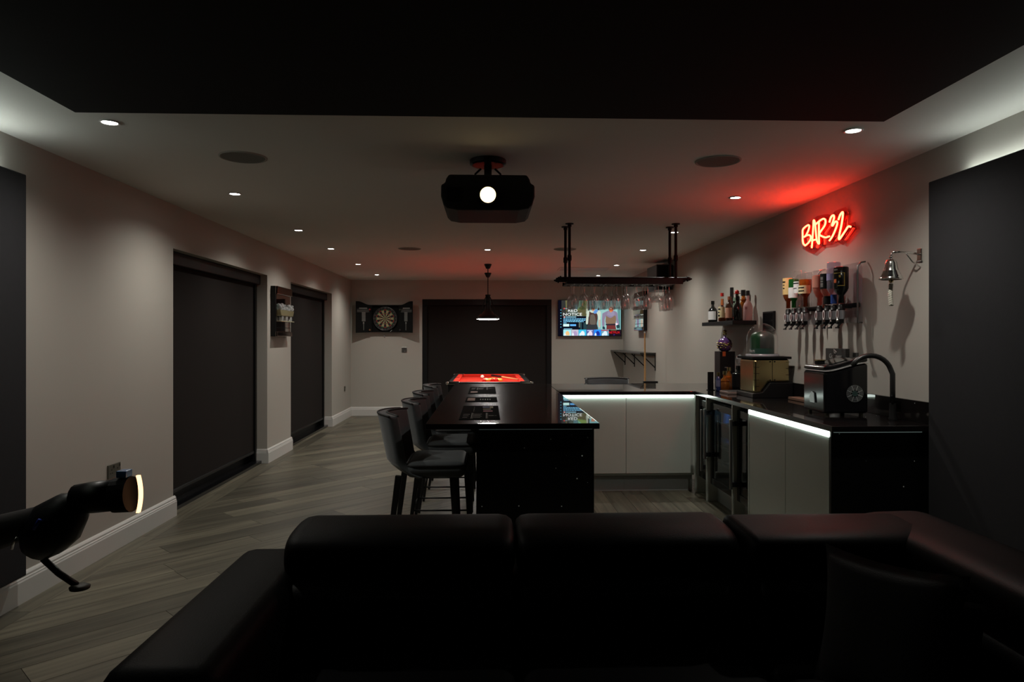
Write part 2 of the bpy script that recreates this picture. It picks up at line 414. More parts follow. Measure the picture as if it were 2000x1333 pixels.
# ================================================================ BLINDS
def blind_left(a, b, label):
    t = thing('roller_blind', label, 'blind', (XL - .1, (a + b) / 2, .05), 0, None, world=True)
    MB().box(XL - .17, XL - .07, a + .003, b - .003, HD - .105, HD - .002).build('cassette', M['black'], t, bevel=.006)
    MB().box(XL - .135, XL - .131, a + .03, b - .05, .14, HD - .10).build('fabric', M['blind'], t)
    MB().box(XL - .147, XL - .119, a + .03, b - .05, .115, .145).build('bottom_bar', M['black'], t, bevel=.005)
    for q0, q1 in ((a + .003, a + .035), (b - .055, b - .003)):
        MB().box(XL - .16, XL - .11, q0, q1, .03, HD - .1).build('side_channel', M['black'], t, bevel=.004)
blind_left(*O1, 'tall dark blind in the wide recess nearest the sofa, left wall')
blind_left(*O2, 'tall dark blind in the recess beyond the mirrored wall sconce, left wall')
t = thing('roller_blind', 'wide black framed blind on the end wall behind the pool table', 'blind', (0, YB + .05, .02), 0, None, world=True)
MB().box(DB[0] + .003, DB[1] - .003, YB + .0, YB + .10, HD - .105, HD - .002).build('cassette', M['black'], t, bevel=.006)
MB().box(DB[0] + .08, DB[1] - .07, YB + .05, YB + .054, .06, HD - .1).build('fabric', M['blind'], t)
MB().box(DB[0] + .08, DB[1] - .07, YB + .04, YB + .065, .02, .06).build('bottom_bar', M['black'], t, bevel=.005)
for q0, q1 in ((DB[0] + .003, DB[0] + .085), (DB[1] - .085, DB[1] - .003)):
    MB().box(q0, q1, YB + .01, YB + .08, .02, HD - .1).build('side_channel', M['black'], t, bevel=.004)

# ================================================================ WALL PANELS with light strips behind their tops
for s, nm in ((-1, 'dark charcoal padded panel on the wall beside the camera arm'), (1, 'dark charcoal padded panel on the wall at the end of the bar')):
    x0, x1 = sorted((s * 2.34, s * 2.405))
    t = thing('wall_panel', nm, 'wall panel', (s * 2.38, .6, .165), 0, None, world=True)
    MB().box(x0, x1, YF + .1, 3.55, .165, 2.20).build('padded_board', M['panel'], t, bevel=.006)
    a, b = sorted((s * 2.372, s * 2.392))
    MB().box(a, b, 1.2, 3.44 if s < 0 else 3.36, 2.2, 2.208).build('light_strip', M['cove'] if s > 0 else M['cove_aisle'], t)

# ================================================================ CEILING FITTINGS
def downlight(x, y, label, first=[None]):
    if first[0] is None:
        t = thing('downlight', label, 'ceiling light', (x, y, ZC), 0, 'recessed ceiling downlights')
        MB().lathe([(.040, 0), (.047, -.004), (.040, -.007), (.034, -.003)], n=24, close=False).build('trim_ring', M['white'], t, smooth=True)
        MB().lathe([(.0, -.0035), (.034, -.0035)], n=24).build('lens', M['lamp'], t)
        l = bpy.data.lights.new('downlight_beam', 'SPOT'); l.energy = DOWN_W; l.color = (1, .965, .875); l.spot_size = math.radians(150); l.spot_blend = 1.0; l.shadow_soft_size = .025
        lo = bpy.data.objects.new('downlight_beam', l); COL.objects.link(lo); lo.parent = t; lo.location = (0, 0, -.012)
        first[0] = t; return t
    return dup(first[0], (x, y, ZC), None, label)
rows = [3.316, 4.925, 6.56, 7.90, 9.545, 11.125]
od = ['just past the black ceiling board', 'second from the black ceiling board', 'third from the black ceiling board', 'fourth from the black ceiling board', 'fifth from the black ceiling board', 'last before the end wall']
for k, y in enumerate(rows):
    downlight(-1.80, y, 'small round downlight over the aisle by the blinds, ' + od[k])
    downlight(1.807, y, 'small round downlight over the bar side, ' + od[k])
downlight(-.004, 7.93, 'small round downlight in the middle, between projector and pendant')
downlight(-.004, 11.13, 'small round downlight behind the pendant cord, by the end wall')
sp0 = None
for x, y, lb in ((-1.39, 3.93, 'round flush ceiling speaker between projector and aisle downlights'), (1.335, 3.92, 'round flush ceiling speaker between projector and bar downlights'),
                 (-.9, 7.88, 'distant round ceiling speaker before the pendant, aisle side'), (.888, 7.85, 'distant round ceiling speaker behind the glass rack poles')):
    if sp0 is None:
        sp0 = thing('ceiling_speaker', lb, 'speaker', (x, y, ZC), 0, 'round ceiling speakers')
        MB().lathe([(.0, -.004), (.118, -.004)], n=40).build('grille', M['grille'], sp0)
        MB().lathe([(.118, -.004), (.122, -.007), (.130, -.004), (.131, 0)], n=40, close=False).build('rim', M['grille'], sp0, smooth=True)
    else: dup(sp0, (x, y, ZC), None, lb)
h = thing('access_hatch', 'faint rectangular grey hatch flush in the far ceiling', 'hatch', (1.43, 10.1, ZC), 0)
MB().box(-.36, .36, -.22, .22, -.004, 0).build('cover', solid('hatch_grey', (.55, .54, .52), .6), h)
fr = MB()
for a in ((-.38, .38, -.24, -.22), (-.38, .38, .22, .24), (-.38, -.36, -.22, .22), (.36, .38, -.22, .22)): fr.box(*a, -.007, 0)
fr.build('surround', M['ceiling'], h)

# projector
t = thing('projector', 'black ceiling projector with a glaring amber lens', 'projector', (0, 3.95, ZC), 0, None, world=True)
MB().lathe([(.105, 0), (.105, -.025), (.09, -.032), (0, -.032)], c=(0, 3.95, ZC), n=28).build('ceiling_plate', M['black'], t, bevel=.002)
MB().cyl((0, 3.95, 2.37), (0, 3.95, 2.26), .022).build('mount_pole', M['black'], t, smooth=True)
mo = MB().box(-.09, .09, 3.87, 4.03, 2.272, 2.280)
for x in (-.08, .08): mo.tube([(x * .5, 3.95, 2.35), (x * .9, 3.95, 2.32), (x, 3.95, 2.275)], .006)
mo.build('mount_bracket', M['black'], t)
bodyp = [(-.257, 2.215), (-.235, 2.222), (-.23, 2.245), (-.215, 2.27), (.215, 2.27), (.23, 2.245), (.235, 2.222), (.257, 2.215), (.258, 2.15), (.245, 2.105), (.225, 2.085), (.17, 2.075), (-.17, 2.075), (-.225, 2.085), (-.245, 2.105), (-.258, 2.15)]
MB().prism(bodyp, 'y', 3.75, 4.19).build('body', solid('projector_case', (.012, .011, .009), .6, spec=.25), t, bevel=.012, seg=3)
MB().cyl((0, 3.765, 2.15), (0, 3.715, 2.15), .058, .055, n=28).build('lens_barrel', M['blackgloss'], t, smooth=False, bevel=.003)
MB().lathe([(.046, 0), (.053, 0), (.053, .006), (.046, .006)], n=28, close=False).build('lens_ring', M['chrome'], t)
o = [c for c in t.children if c.name.startswith('lens_ring')][0]; o.matrix_local = Matrix.Translation(Vector((0, 3.712, 2.15)) - OFF[t]) @ Matrix.Rotation(PI / 2, 4, 'X')
me = o.data
# mesh was built around the thing's offset; bring it back to its own centre
me.transform(Matrix.Translation(OFF[t]))
MB().cyl((0, 3.714, 2.15), (0, 3.711, 2.15), .043, n=28).build('lens_glass', M['lens'], t)
vn = MB()
for k in range(7): vn.box(-.225 + k * .012, -.218 + k * .012, 3.746, 3.752, 2.12, 2.20)
vn.build('vent', M['blackmatt'], t)

# pendant over the pool table
PX, PY = 0.0, 9.5
t = thing('pendant_lamp', 'black cage-topped pendant lamp over the red pool table', 'lamp', (PX, PY, ZC), 0)
MB().lathe([(.052, 0), (.05, -.012), (.028, -.062), (.012, -.066), (0, -.066)], n=20).build('ceiling_cup', M['black'], t, smooth=True)
MB().lathe([(0, -.118), (.05, -.122), (.046, -.135), (.024, -.18), (.006, -.19), (0, -.19)], n=20).build('cord_cup', M['black'], t, smooth=True)
MB().cyl((0, 0, -.06), (0, 0, -.43), .0065, n=8).build('cord', M['black'], t)
MB().lathe([(0, -.42), (.035, -.424), (.038, -.436), (.030, -.45), (.030, -.485), (.036, -.50), (.036, -.53), (0, -.53)], n=20).build('lamp_holder', M['black'], t, smooth=True)
cg = MB()
for k in range(4):
    a = k * PI / 2 + PI / 4
    cg.tube([(r * math.cos(a), r * math.sin(a), z) for r, z in ((.030, -.445), (.055, -.48), (.08, -.53), (.115, -.60), (.135, -.655), (.12, -.70))], .0055, 6)
cg.build('cage_bar', M['black'], t)
MB().lathe([(.034, -.52), (.034, -.58), (.045, -.64), (.075, -.675), (.115, -.705), (.15, -.735), (.165, -.765), (.163, -.765), (.147, -.738), (.11, -.71), (.07, -.682), (.04, -.645), (.029, -.58)], n=36, close=False).build('shade', M['black'], t, smooth=True)
MB().lathe([(0, -.772), (.10, -.772), (.15, -.768), (.160, -.758), (.155, -.752), (0, -.752)], n=36).build('diffuser', M['pend'], t, smooth=True)

# ================================================================ BAR
T0, T1 = .868, .90
t = thing('worktop', 'polished black stone worktop running round the bar', 'worktop', (1.0, 5.0, T0), 0, None, world=True)
MB().box(-.342, .617, 3.752, 7.05, T0, T1).build('island_slab', M['stone'], t, bevel=.003)
MB().box(.619, XR - .001, 5.98, 7.05, T0, T1).build('rear_slab', M['stone'], t, bevel=.003)
MB().box(1.832, XR - .001, 3.575, 5.978, T0, T1).build('side_slab', M['stone'], t, bevel=.003)
tag(MB().box(XR - .022, XR - .001, 3.575, 7.04, T1, 1.02).build('upstand', M['stone'], bevel=.002), 'low black stone upstand along the bar wall behind the side counter', 'upstand')
t = thing('island_unit', 'black sparkling end block under the island worktop', 'bar counter', (.26, 5, 0), 0, None, world=True)
MB().box(-.065, .592, 3.79, 3.815, 0, T0).build('end_panel', M['sparkle'], t, bevel=.002)
MB().box(-.065, -.045, 3.817, 6.9, 0, T0).build('stool_side_panel', M['sparkle'], t)
MB().box(-.043, .572, 3.817, 6.9, .0, T0).build('carcass', M['darkcase'], t)
for k in range(4): MB().box(.574, .592, 3.82 + k * .57, 4.386 + k * .57, .15, .84).build('door', M['cab'], t, bevel=.002)
# rear run: two pale doors facing the bartender
t = thing('base_cabinet', 'pale cabinet with wide door in the rear run, against the island', 'cabinet', (.91, 6.4, 0), 0, 'pale cabinets of the bar', world=True)
MB().box(.594, 1.224, 6.032, 6.9, .15, T0).build('carcass', M['cab'], t)
MB().box(.596, 1.2225, 6.01, 6.031, .17, .845).build('door', M['cab'], t, bevel=.002)
MB().box(.594, 1.224, 6.09, 6.11, 0, .149).build('plinth', M['plinth'], t)
t = thing('base_cabinet', 'pale cabinet with wide door in the rear run, in the corner by the coolers', 'cabinet', (1.54, 6.4, 0), 0, 'pale cabinets of the bar', world=True)
MB().box(1.2245, 1.838, 6.032, 6.9, .15, T0).build('carcass', M['cab'], t)
MB().box(1.2255, 1.838, 6.01, 6.031, .17, .845).build('door', M['cab'], t, bevel=.002)
MB().box(1.2245, 1.838, 6.09, 6.11, 0, .149).build('plinth', M['plinth'], t)
# side run
SY = [6.10, 5.688, 5.078, 4.756, 4.165, 3.588]
ends = ['in the corner of the bar, beside the first slim cooler', 'between the first slim cooler and the wide drinks fridge', 'between the wide drinks fridge and the second slim cooler', 'between the second slim cooler and the long pale doors']
for y, e in zip((6.0, 5.688, 5.078, 4.756), ends):
    p = MB().box(1.836, 2.38, y - .009, y + .009, 0, T0 - .001).build('end_panel', M['cab'], bevel=.0015)
    tag(p, 'thin pale upright panel ' + e, 'panel')
for a, b, lb in ((4.166, 4.745, 'pale cabinet door under the side worktop, beside the second slim cooler'), (3.622, 4.164, 'pale cabinet door under the side worktop, at the sparkling end')):
    t = thing('base_cabinet', lb, 'cabinet', (2.1, (a + b) / 2, 0), 0, 'pale cabinets of the bar', world=True)
    MB().box(1.862, 2.38, a, b, .15, T0 - .001).build('carcass', M['cab'], t)
    MB().box(1.84, 1.861, a + .0015, b - .0015, .12, .835).build('door', M['cab'], t, bevel=.002)
    MB().box(1.90, 1.92, a, b, 0, .149).build('plinth', M['plinth'], t)
p = MB().box(1.84, XR - .001, 3.60, 3.62, 0, T0 - .001).build('counter_end_panel', M['sparkle'], bevel=.002)
tag(p, 'black sparkling panel closing the end of the side counter', 'panel')
# light strips under the worktop
def strip(nm, lb, a, m): return tag(MB().box(*a).build(nm, m), lb, 'light strip')
strip('light_strip', 'bright white light strip under the rear worktop edge', (.64, 1.825, 5.992, 6.0095, .843, T0 - .001), M['led'])
strip('light_strip', 'bright white light strip under the side worktop edge', (1.8335, 1.8615, 3.622, 4.745, .838, T0 - .002), M['led'])
strip('light_strip', 'dim light strip under the island end, over the sparkling block', (-.05, .58, 3.776, 3.787, T0 - .0035, T0 - .001), M['led_end'])
strip('light_strip', 'dim light strip under the side counter end', (1.85, 2.33, 3.586, 3.597, T0 - .0035, T0 - .001), M['led_end'])
# coolers
def cooler(y0, y1, lb, items, handle_y, hz, shelves):
    t = thing('drinks_cooler', lb, 'fridge', (2.1, (y0 + y1) / 2, 0), 0, 'built-in coolers of the bar', world=True)
    c = MB().box(2.36, 2.38, y0, y1, .16, .83).box(1.90, 2.36, y0, y0 + .02, .16, .83).box(1.90, 2.36, y1 - .02, y1, .16, .83).box(1.90, 2.36, y0 + .02, y1 - .02, .16, .18).box(1.90, 2.36, y0 + .02, y1 - .02, .81, .83)
    c.build('case', solid('cooler_lining', (.06, .065, .068), .4), t)
    MB().box(1.93, 1.95, y0, y1, 0, .15).build('plinth', M['plinth'], t)
    f = MB().box(1.868, 1.893, y0 + .004, y1 - .004, .15, .205).box(1.868, 1.893, y0 + .004, y1 - .004, .775, .83).box(1.868, 1.893, y0 + .004, y0 + .05, .205, .775).box(1.868, 1.893, y1 - .05, y1 - .004, .205, .775)
    d = f.build('door_frame', M['blackgloss'], t, bevel=.002)
    MB().box(1.875, 1.881, y0 + .05, y1 - .05, .205, .775).build('pane', M['fridgeglass'], d)
    hd = MB().box(1.802, 1.822, handle_y - .011, handle_y + .011, hz[0], hz[1]).build('handle', M['steel'], t, bevel=.004)
    br = MB()
    for z in (hz[0] + .02, hz[1] - .05): br.box(1.823, 1.868, handle_y - .014, handle_y + .014, z, z + .035)
    br.build('handle_bracket', M['black'], hd)
    for z in shelves:
        s = MB()
        for k in range(9): s.box(1.92 + k * .05, 1.945 + k * .05, y0 + .025, y1 - .025, z, z + .008)
        s.box(1.912, 1.918, y0 + .025, y1 - .025, z - .004, z + .014)
        s.build('shelf', solid('shelf_metal', (.45, .5, .5), .3, metal=.4), t)
    return t
cooler(5.70, 5.99, 'slim built-in cooler with smoked door, in the corner of the bar', 0, 5.735, (.24, .765), (.42, .6))
cooler(5.09, 5.676, 'wide built-in drinks fridge with lit shelves and smoked glass door', 0, 5.645, (.36, .78), (.33, .47, .66))
cooler(4.768, 5.066, 'slim built-in cooler beside the long pale cabinet doors', 0, 5.035, (.24, .765), (.4, .58))
fl_ = tag(MB().box(1.925, 1.945, 5.14, 5.62, .800, .808).build('fridge_light', glow('fridge_lamp', (.62, .90, 1.0), 24.0)), 'slim cool white lamp inside the top of the wide drinks fridge', 'lamp')
cb = solid('blue_can', (.05, .3, .95), .3, metal=.5, em=(.05, .3, 1.0), es=0)
for x, y, z, lb in ((1.957, 5.53, .672, 'small blue drinks can standing on the top shelf of the wide fridge'),):
    c = MB().use(cb).lathe([(.0, 0), (.026, 0), (.033, .01), (.033, .095), (.027, .108), (0, .108)], c=(x, y, z), n=16)
    tag(c.build('drinks_can', None, smooth=True), lb, 'can')
c = MB().use(cb).lathe([(0, 0), (.031, .004), (.031, .09), (.012, .13), (.012, .17), (0, .17)], c=(0, 0, 0), n=16)
o = c.build('blue_bottle', None, smooth=True); o.matrix_world = Matrix.Translation((1.957, 5.645, .511)) @ Matrix.Rotation(PI / 2, 4, 'X')
tag(o, 'small blue bottle lying on the middle shelf of the wide fridge', 'bottle')

# bar runners with printed darts scores
def runner(y0, y1, lb, kind):
    t = thing('bar_runner', lb, 'mat', (-.05, (y0 + y1) / 2, T1), 0, 'printed bar runners', world=True)
    x0, x1 = -.168, .07
    MB().box(x0, x1, y0, y1, T1, T1 + .003).build('mat', solid('runner_rubber', (.004, .004, .004), .95, spec=.03), t, bevel=.001)
    z = T1 + .0031; pr = MB().use(M['print'])
    def q(a, b, c, d): pr.box(a, b, c, d, z, z + .0006)
    L = y1 - y0
    if kind in (0, 2):
        ya, yb = (y0 + .04, y0 + L * .42) if kind == 0 else (y0 + L * .55, y1 - .08)
        for xx in (-.10, -.012): q(xx, xx + .004, ya, yb); q(xx + .009, xx + .011, ya, yb)
        for k in range(4): q(-.085, -.045 + .008 * (k % 2), ya + (yb - ya) * (.18 + .19 * k), ya + (yb - ya) * (.18 + .19 * k) + .012)
        ym = (ya + yb) / 2; q(.004, .035, ym - .008, ym + .008); pr.lathe([(0, 0), (.008, 0)], c=(.046, ym, z + .0007), n=14)
        for k in range(3): q(-.15, -.122 + .006 * k, ya + .05 + k * .08, ya + .062 + k * .08)
    pr.use(solid('runner_rust', (.16, .055, .02), .6)); 
    if kind == 0:
        pr.use(solid('runner_crimson', (.15, .012, .025), .6)); q(-.03, .03, y0 + L * .52, y0 + L * .60)
        pr.use(solid('runner_blue', (.02, .03, .09), .6)); q(-.035, .01, y0 + L * .84, y0 + L * .92)
        pr.use(solid('runner_olive', (.12, .10, .03), .6)); q(-.032, .02, y0 + L * .68, y0 + L * .74); q(.012, .035, y0 + L * .8, y0 + L * .95)
        pr.use(M['print'])
        for k in range(4): q(-.093, -.088, y0 + L * (.56 + .1 * k), y0 + L * (.58 + .1 * k))
    if kind == 1:
        q(-.155, -.098, y0 + .09, y0 + .31); pr.use(M['print'])
        for k in range(5): q(-.06 + k * .018, -.052 + k * .018, y0 + .14, y0 + .23)
    if kind == 2: q(-.15, -.09, y0 + .10, y0 + .24)
    pr.build('printing', None, t)
runner(3.93, 4.72, 'long black bar runner with white score lines, closest to the island end', 0)
runner(5.02, 5.41, 'short black bar runner with a rust coloured patch, middle of the island', 1)
runner(5.76, 6.54, 'black bar runner with pale score lines, closest to the pool table', 2)

# ================================================================ STOOLS
def make_stool(lb):
    t = thing('bar_stool', lb, 'stool', (0, 0, 0), 0, 'grey velvet bar stools')
    rbox(-.10, .25, -.235, .235, .575, .668, .045, 4).build('seat', M['velvet'], t, smooth=True)
    n = 40; pts = []
    for k in range(n):
        a = 2 * PI * k / n; c, s = math.cos(a), math.sin(a); e = .26
        pts.append((.075 + .1735 * math.copysign(abs(c) ** e, c), .2335 * math.copysign(abs(s) ** e, s), .646))
    MB().tube(pts, .007, 6, closed=True).build('seat_piping', M['piping'], t, smooth=True)
    # curved shell back
    NA, NZ = 20, 12
    def P(u, v, o):
        q = u * 2 - 1
        xc = -.115 - .065 * min(1, v / .25) ** .6 - .075 * v          # rear centre line, leaning back
        if v < .25: xc += .045 * (1 - v / .25) ** 2
        x = xc + (.085 + .012 * v) * abs(q) ** 2.0
        y = (.228 + .004 * v) * q
        nx, ny = -1.0, .55 * math.copysign(abs(q) ** 1.2, q); ln = math.hypot(nx, ny)
        zt = .934 - .006 * abs(q) ** 4
        return (x + o * nx / ln, y + o * ny / ln, .575 + (zt - .575) * v)
    vs = []; fs = []
    for o in (-.03, .03):
        for j in range(NZ + 1):
            for i in range(NA + 1): vs.append(P(i / NA, j / NZ, o))
    W = NA + 1; H = (NZ + 1) * W
    for j in range(NZ):
        for i in range(NA):
            a = j * W + i; fs.append((a, a + 1, a + W + 1, a + W)); fs.append((H + a, H + a + W, H + a + W + 1, H + a + 1))
    for i in range(NA):
        fs.append((i, H + i, H + i + 1, i + 1)); a = NZ * W + i; fs.append((a, a + 1, H + a + 1, H + a))
    for j in range(NZ):
        a = j * W; fs.append((a, a + W, H + a + W, H + a)); b = a + NA; fs.append((b, H + b, H + b + W, b + W))
    b = MB().add(vs, fs).build('backrest', M['velvet'], t, smooth=True, bevel=.014, seg=3)
    for o in (.03, -.03):
        MB().tube([P(i / 30, 1, o * .9) for i in range(31)], .006, 6).build('back_piping', M['piping'], t, smooth=True)
    for x, y, dx, dy in ((.17, -.17, .03, -.02), (.17, .17, .03, .02), (-.14, -.16, -.075, -.03), (-.14, .16, -.075, .03)):
        MB().cyl((x, y, .58), (x + dx, y + dy, 0), .026, .014, 4).build('leg', M['legwood'], t, bevel=.003)
    def at(x, y, dx, dy, z): f = 1 - z / .58; return (x + dx * f, y + dy * f, z)
    L = [(.17, -.17, .03, -.02), (.17, .17, .03, .02), (-.14, .16, -.075, .03), (-.14, -.16, -.075, -.03)]
    for k in range(4):
        z = .20 if k != 0 else .26
        MB().cyl(at(*L[k], z), at(*L[(k + 1) % 4], z), .006, n=8).build('footrail', M['black'], t, smooth=True)
    return t
s0 = make_stool('grey velvet stool pulled out furthest, at the near end of the island'); s0.location = (-.372, 4.10, 0)
for (x, y), lb in zip(((-.322, 4.83), (-.325, 5.56), (-.32, 6.40)), ('second grey velvet stool from the near end of the island', 'third grey velvet stool from the near end of the island', 'grey velvet stool furthest along the island, beside the pool table')):
    dup(s0, (x, y, 0), 0, lb)
dup(s0, (1.30, 7.25, 0), -PI / 2, 'grey velvet stool whose top shows behind the rear worktop')

# ================================================================ GLASS RACK
RX0, RX1, RY0, RY1, RZ = .70, 1.735, 6.02, 6.40, 1.892
t = thing('glass_rack', 'black pipe rack hung from the ceiling above the bar, holding stemmed glasses', 'rack', (1.2, 6.2, RZ), 0, None, world=True)
for (x, y) in ((.731, 6.10), (.715, 6.28), (1.687, 6.08), (1.684, 6.27)):
    p = MB().cyl((x, y, 2.4), (x, y, RZ + .01), .0125, n=12).build('hanging_pole', M['iron'], t, smooth=False)
    MB().cyl((x, y, 2.4), (x, y, 2.392), .037, n=20).cyl((x, y, 2.392), (x, y, 2.37), .018, n=12).build('flange', M['iron'], p)
    MB().lathe([(.0126, 0), (.019, .012), (.019, .05), (.0126, .062)], c=(x, y, 2.06), n=12, close=False).build('joint', M['iron'], p)
for y in (RY0 + .07, RY1 - .11):
    p = MB().cyl((.655, y, RZ + .012), (1.79, y, RZ + .012), .0155, n=12).build('long_pipe', M['iron'], t)
    for x, s in ((.655, -1), (1.79, 1)):
        MB().cyl((x, y, RZ + .012), (x + s * .012, y, RZ + .012), .024, n=12).cyl((x + s * .012, y, RZ + .012), (x + s * .03, y, RZ + .012), .016, n=10).cyl((x + s * .03, y, RZ + .012), (x + s * .045, y, RZ + .012), .008, n=8).build('finial', M['iron'], p)
gx = [.768 + .0955 * k for k in range(10)]
for k in range(11):
    x = gx[0] - .048 + .0955 * k
    MB().box(x - .017, x + .017, RY0, RY1, RZ - .034, RZ - .030).box(x - .004, x + .004, RY0, RY1, RZ - .030, RZ - .003).build('rail', M['iron'], t)
MB().box(.70, 1.735, RY0 - .004, RY0 + .012, RZ - .040, RZ + .006).build('front_bar', M['iron'], t)
MB().box(.70, 1.735, RY1 - .012, RY1 + .004, RZ - .034, RZ + .0).build('rear_bar', M['iron'], t)
# upside-down glasses; profile from the foot (z=0) down to the rim
G = {'wine': [(.0, .002), (.034, 0), (.033, -.004), (.008, -.009), (.0042, -.02), (.0038, -.085), (.008, -.098), (.025, -.115), (.037, -.14), (.040, -.165), (.037, -.20), (.031, -.232), (.030, -.232)],
     'tall': [(.0, .002), (.034, 0), (.033, -.004), (.008, -.009), (.0042, -.02), (.0038, -.078), (.008, -.09), (.026, -.108), (.039, -.14), (.042, -.17), (.038, -.215), (.032, -.245), (.031, -.245)],
     'coupe': [(.0, .002), (.033, 0), (.032, -.004), (.007, -.009), (.004, -.02), (.0038, -.098), (.008, -.106), (.03, -.118), (.046, -.135), (.049, -.155), (.048, -.168), (.047, -.168)]}
GP = {}
ordn = ['first', 'second', 'third', 'fourth', 'fifth', 'sixth', 'seventh', 'eighth', 'ninth', 'tenth']
for k, x in enumerate(gx):
    kind = 'coupe' if k == 8 else ('tall' if k == 9 else 'wine')
    depth = [6.085, 6.195, 6.305] if k not in (6, 8) else [6.09, 6.21]
    for j, y in enumerate(depth):
        nmk = {'wine': 'wine glass', 'tall': 'large wine glass', 'coupe': 'cocktail glass'}[kind]
        pos = 'front' if j == 0 else ('rear' if j == len(depth) - 1 else 'middle')
        lb = '%s hanging upside down, %s of the %s row from the pool table side' % (nmk, pos, ordn[k])
        if kind not in GP:
            g = thing('wine_glass' if kind != 'coupe' else 'cocktail_glass', lb, 'glass', (x, y, RZ - .027), 0, 'glasses hanging in the rack')
            P = G[kind]
            MB().lathe(P[:4], n=18, close=False).build('foot', M['wineglass'], g, smooth=True)
            MB().lathe(P[3:7], n=10, close=False).build('stem', M['wineglass'], g, smooth=True)
            MB().lathe(P[6:], n=20, close=False).build('bowl', M['wineglass'], g, smooth=True)
            GP[kind] = g
        else: dup(GP[kind], (x + random.uniform(-.004, .004), y, RZ - .027), random.random(), lb)

# ================================================================ BOTTLES
def bottle_prof(h, r, nr, nh, sh):
    b = h - nh - sh
    return [(0, 0), (r * .9, 0), (r, .006), (r, b), (r * .97, b + sh * .15), (r * .8, b + sh * .5), (nr * 1.35, b + sh * .88), (nr, b + sh), (nr, h)]
def bottle(name, lb, loc, h, r, body, cap, nr=.013, nh=.07, sh=.05, caph=.03, lab=None, labz=(.3, .65), fill=None, fillz=.6, flip=1, capname='cap', marks=None, group=None, cat='bottle'):
    t = thing(name, lb, cat, loc, 0, group)
    P = bottle_prof(h, r, nr, nh, sh)
    MB().lathe(P, n=20, flip=flip).build('glass_body', body, t, smooth=True)
    if fill:
        zf = h * fillz; pr = [(0, .004), (r * .9, .004)]
        pr = [(rr * .94, max(z, .004)) for rr, z in P if z <= zf] + [(r * .94, zf), (0, zf)] if flip > 0 else [(0, h * (1 - fillz))] + [(r * .94, h * (1 - fillz))] + [(rr * .94, z) for rr, z in P if z > h * (1 - fillz)]
        MB().lathe(pr, n=18, flip=flip).build('drink', fill, t, smooth=True)
    if cap: MB().lathe([(0, h + .004), (nr * 1.25, h + .003), (nr * 1.3, h - caph), (nr * 1.02, h - caph)], n=14, flip=flip, close=False).build(capname, cap, t)
    if lab:
        z0, z1 = h * labz[0], h * labz[1]
        lo = MB().lathe([(r + .0008, z0), (r + .0008, z1)], n=16, a0=PI * .62, a1=PI * 1.62, flip=flip).build('label', lab, t, smooth=True)
        if marks:
            mk = MB()
            for (za, zb, aa, ab) in marks: mk.lathe([(r + .0016, z0 + (z1 - z0) * za), (r + .0016, z0 + (z1 - z0) * zb)], n=6, a0=PI * aa, a1=PI * ab, flip=flip)
            mk.build('label_print', M['blackmatt'], lo)
    return t
dk = solid('dark_bottle', (.006, .007, .006), .12); dkr = solid('dark_red_glass', (.035, .006, .005), .12)
amb = clear('amber_glass', (.75, .32, .06), ior=1.5, body=(.42, .15, .02), bodyfac=.35)
ambd = clear('amber_drink', (.62, .20, .03), ior=1.2, body=(.30, .085, .012), bodyfac=.45)
red = solid('red_cap', (.45, .02, .015), .35); blackcap = solid('black_cap', (.008, .008, .008), .4)
cream = solid('cream_label', (.60, .52, .30), .6); whitel = solid('white_label', (.62, .62, .62), .6)
SZ = 1.530
sh = thing('wall_shelf', 'black floating shelf of spirit bottles on the bar wall', 'shelf', (2.31, 6.5, SZ - .035), 0, None, world=True)
MB().box(2.20, XR, 6.07, 6.95, SZ - .036, SZ).build('board', M['black'], sh, bevel=.003)
bt = 'bottles on the wall shelf'
bottle('bottle', 'round shouldered black bottle with white label, at the far end of the wall shelf', (2.28, 6.85, SZ), .215, .046, dk, dk, nr=.014, nh=.05, sh=.06, lab=whitel, labz=(.12, .52), group=bt)
bottle('bottle', 'slim bottle with orange neck, behind the round shouldered black bottle', (2.37, 6.83, SZ), .235, .026, dkr, solid('orange_cap', (.45, .13, .03), .4), nr=.012, caph=.06, group=bt)
bottle('bottle', 'clear square-labelled bottle with red cap and pale yellow label on the wall shelf', (2.265, 6.53, SZ), .275, .036, M['glass'], red, nr=.013, nh=.085, sh=.03, fill=ambd, fillz=.30, lab=cream, labz=(.14, .52), marks=[(.1, .28, .9, 1.2), (.42, .55, .95, 1.15), (.72, .84, .9, 1.25)], group=bt)
bottle('bottle', 'dark rum bottle with tall black cap behind the yellow-labelled bottle', (2.37, 6.56, SZ), .33, .036, dkr, blackcap, nr=.014, nh=.12, sh=.05, caph=.10, group=bt)
bottle('bottle', 'brown bottle with pinkish label, beside the yellow-labelled bottle', (2.30, 6.43, SZ), .235, .036, solid('brown_glass', (.03, .012, .006), .15), solid('copper_cap', (.25, .10, .05), .4), nr=.014, nh=.05, sh=.05, lab=solid('pink_label', (.40, .20, .13), .6), labz=(.14, .55), group=bt)
bottle('bottle', 'green and white labelled bottle with round red stopper on the wall shelf', (2.345, 6.35, SZ), .262, .035, solid('green_white_glass', (.12, .18, .13), .2), None, nr=.014, nh=.07, sh=.05, lab=solid('green_label', (.16, .26, .18), .6), labz=(.35, .85), marks=[(.05, .2, .8, 1.4), (.6, .75, .9, 1.2)], group=bt)
st = [o for o in bpy.data.objects if o.get('label', '').startswith('green and white')][0]
MB().ball((0, 0, .275), .02, 8).lathe([(0, .256), (.034, .258), (.034, .262), (0, .264)], n=16).build('red_stopper', red, st, smooth=True)
bottle('bottle', 'almost black bottle in front of the amber bottle on the wall shelf', (2.262, 6.115, SZ), .218, .042, dk, dk, nr=.014, nh=.05, sh=.07, group=bt)
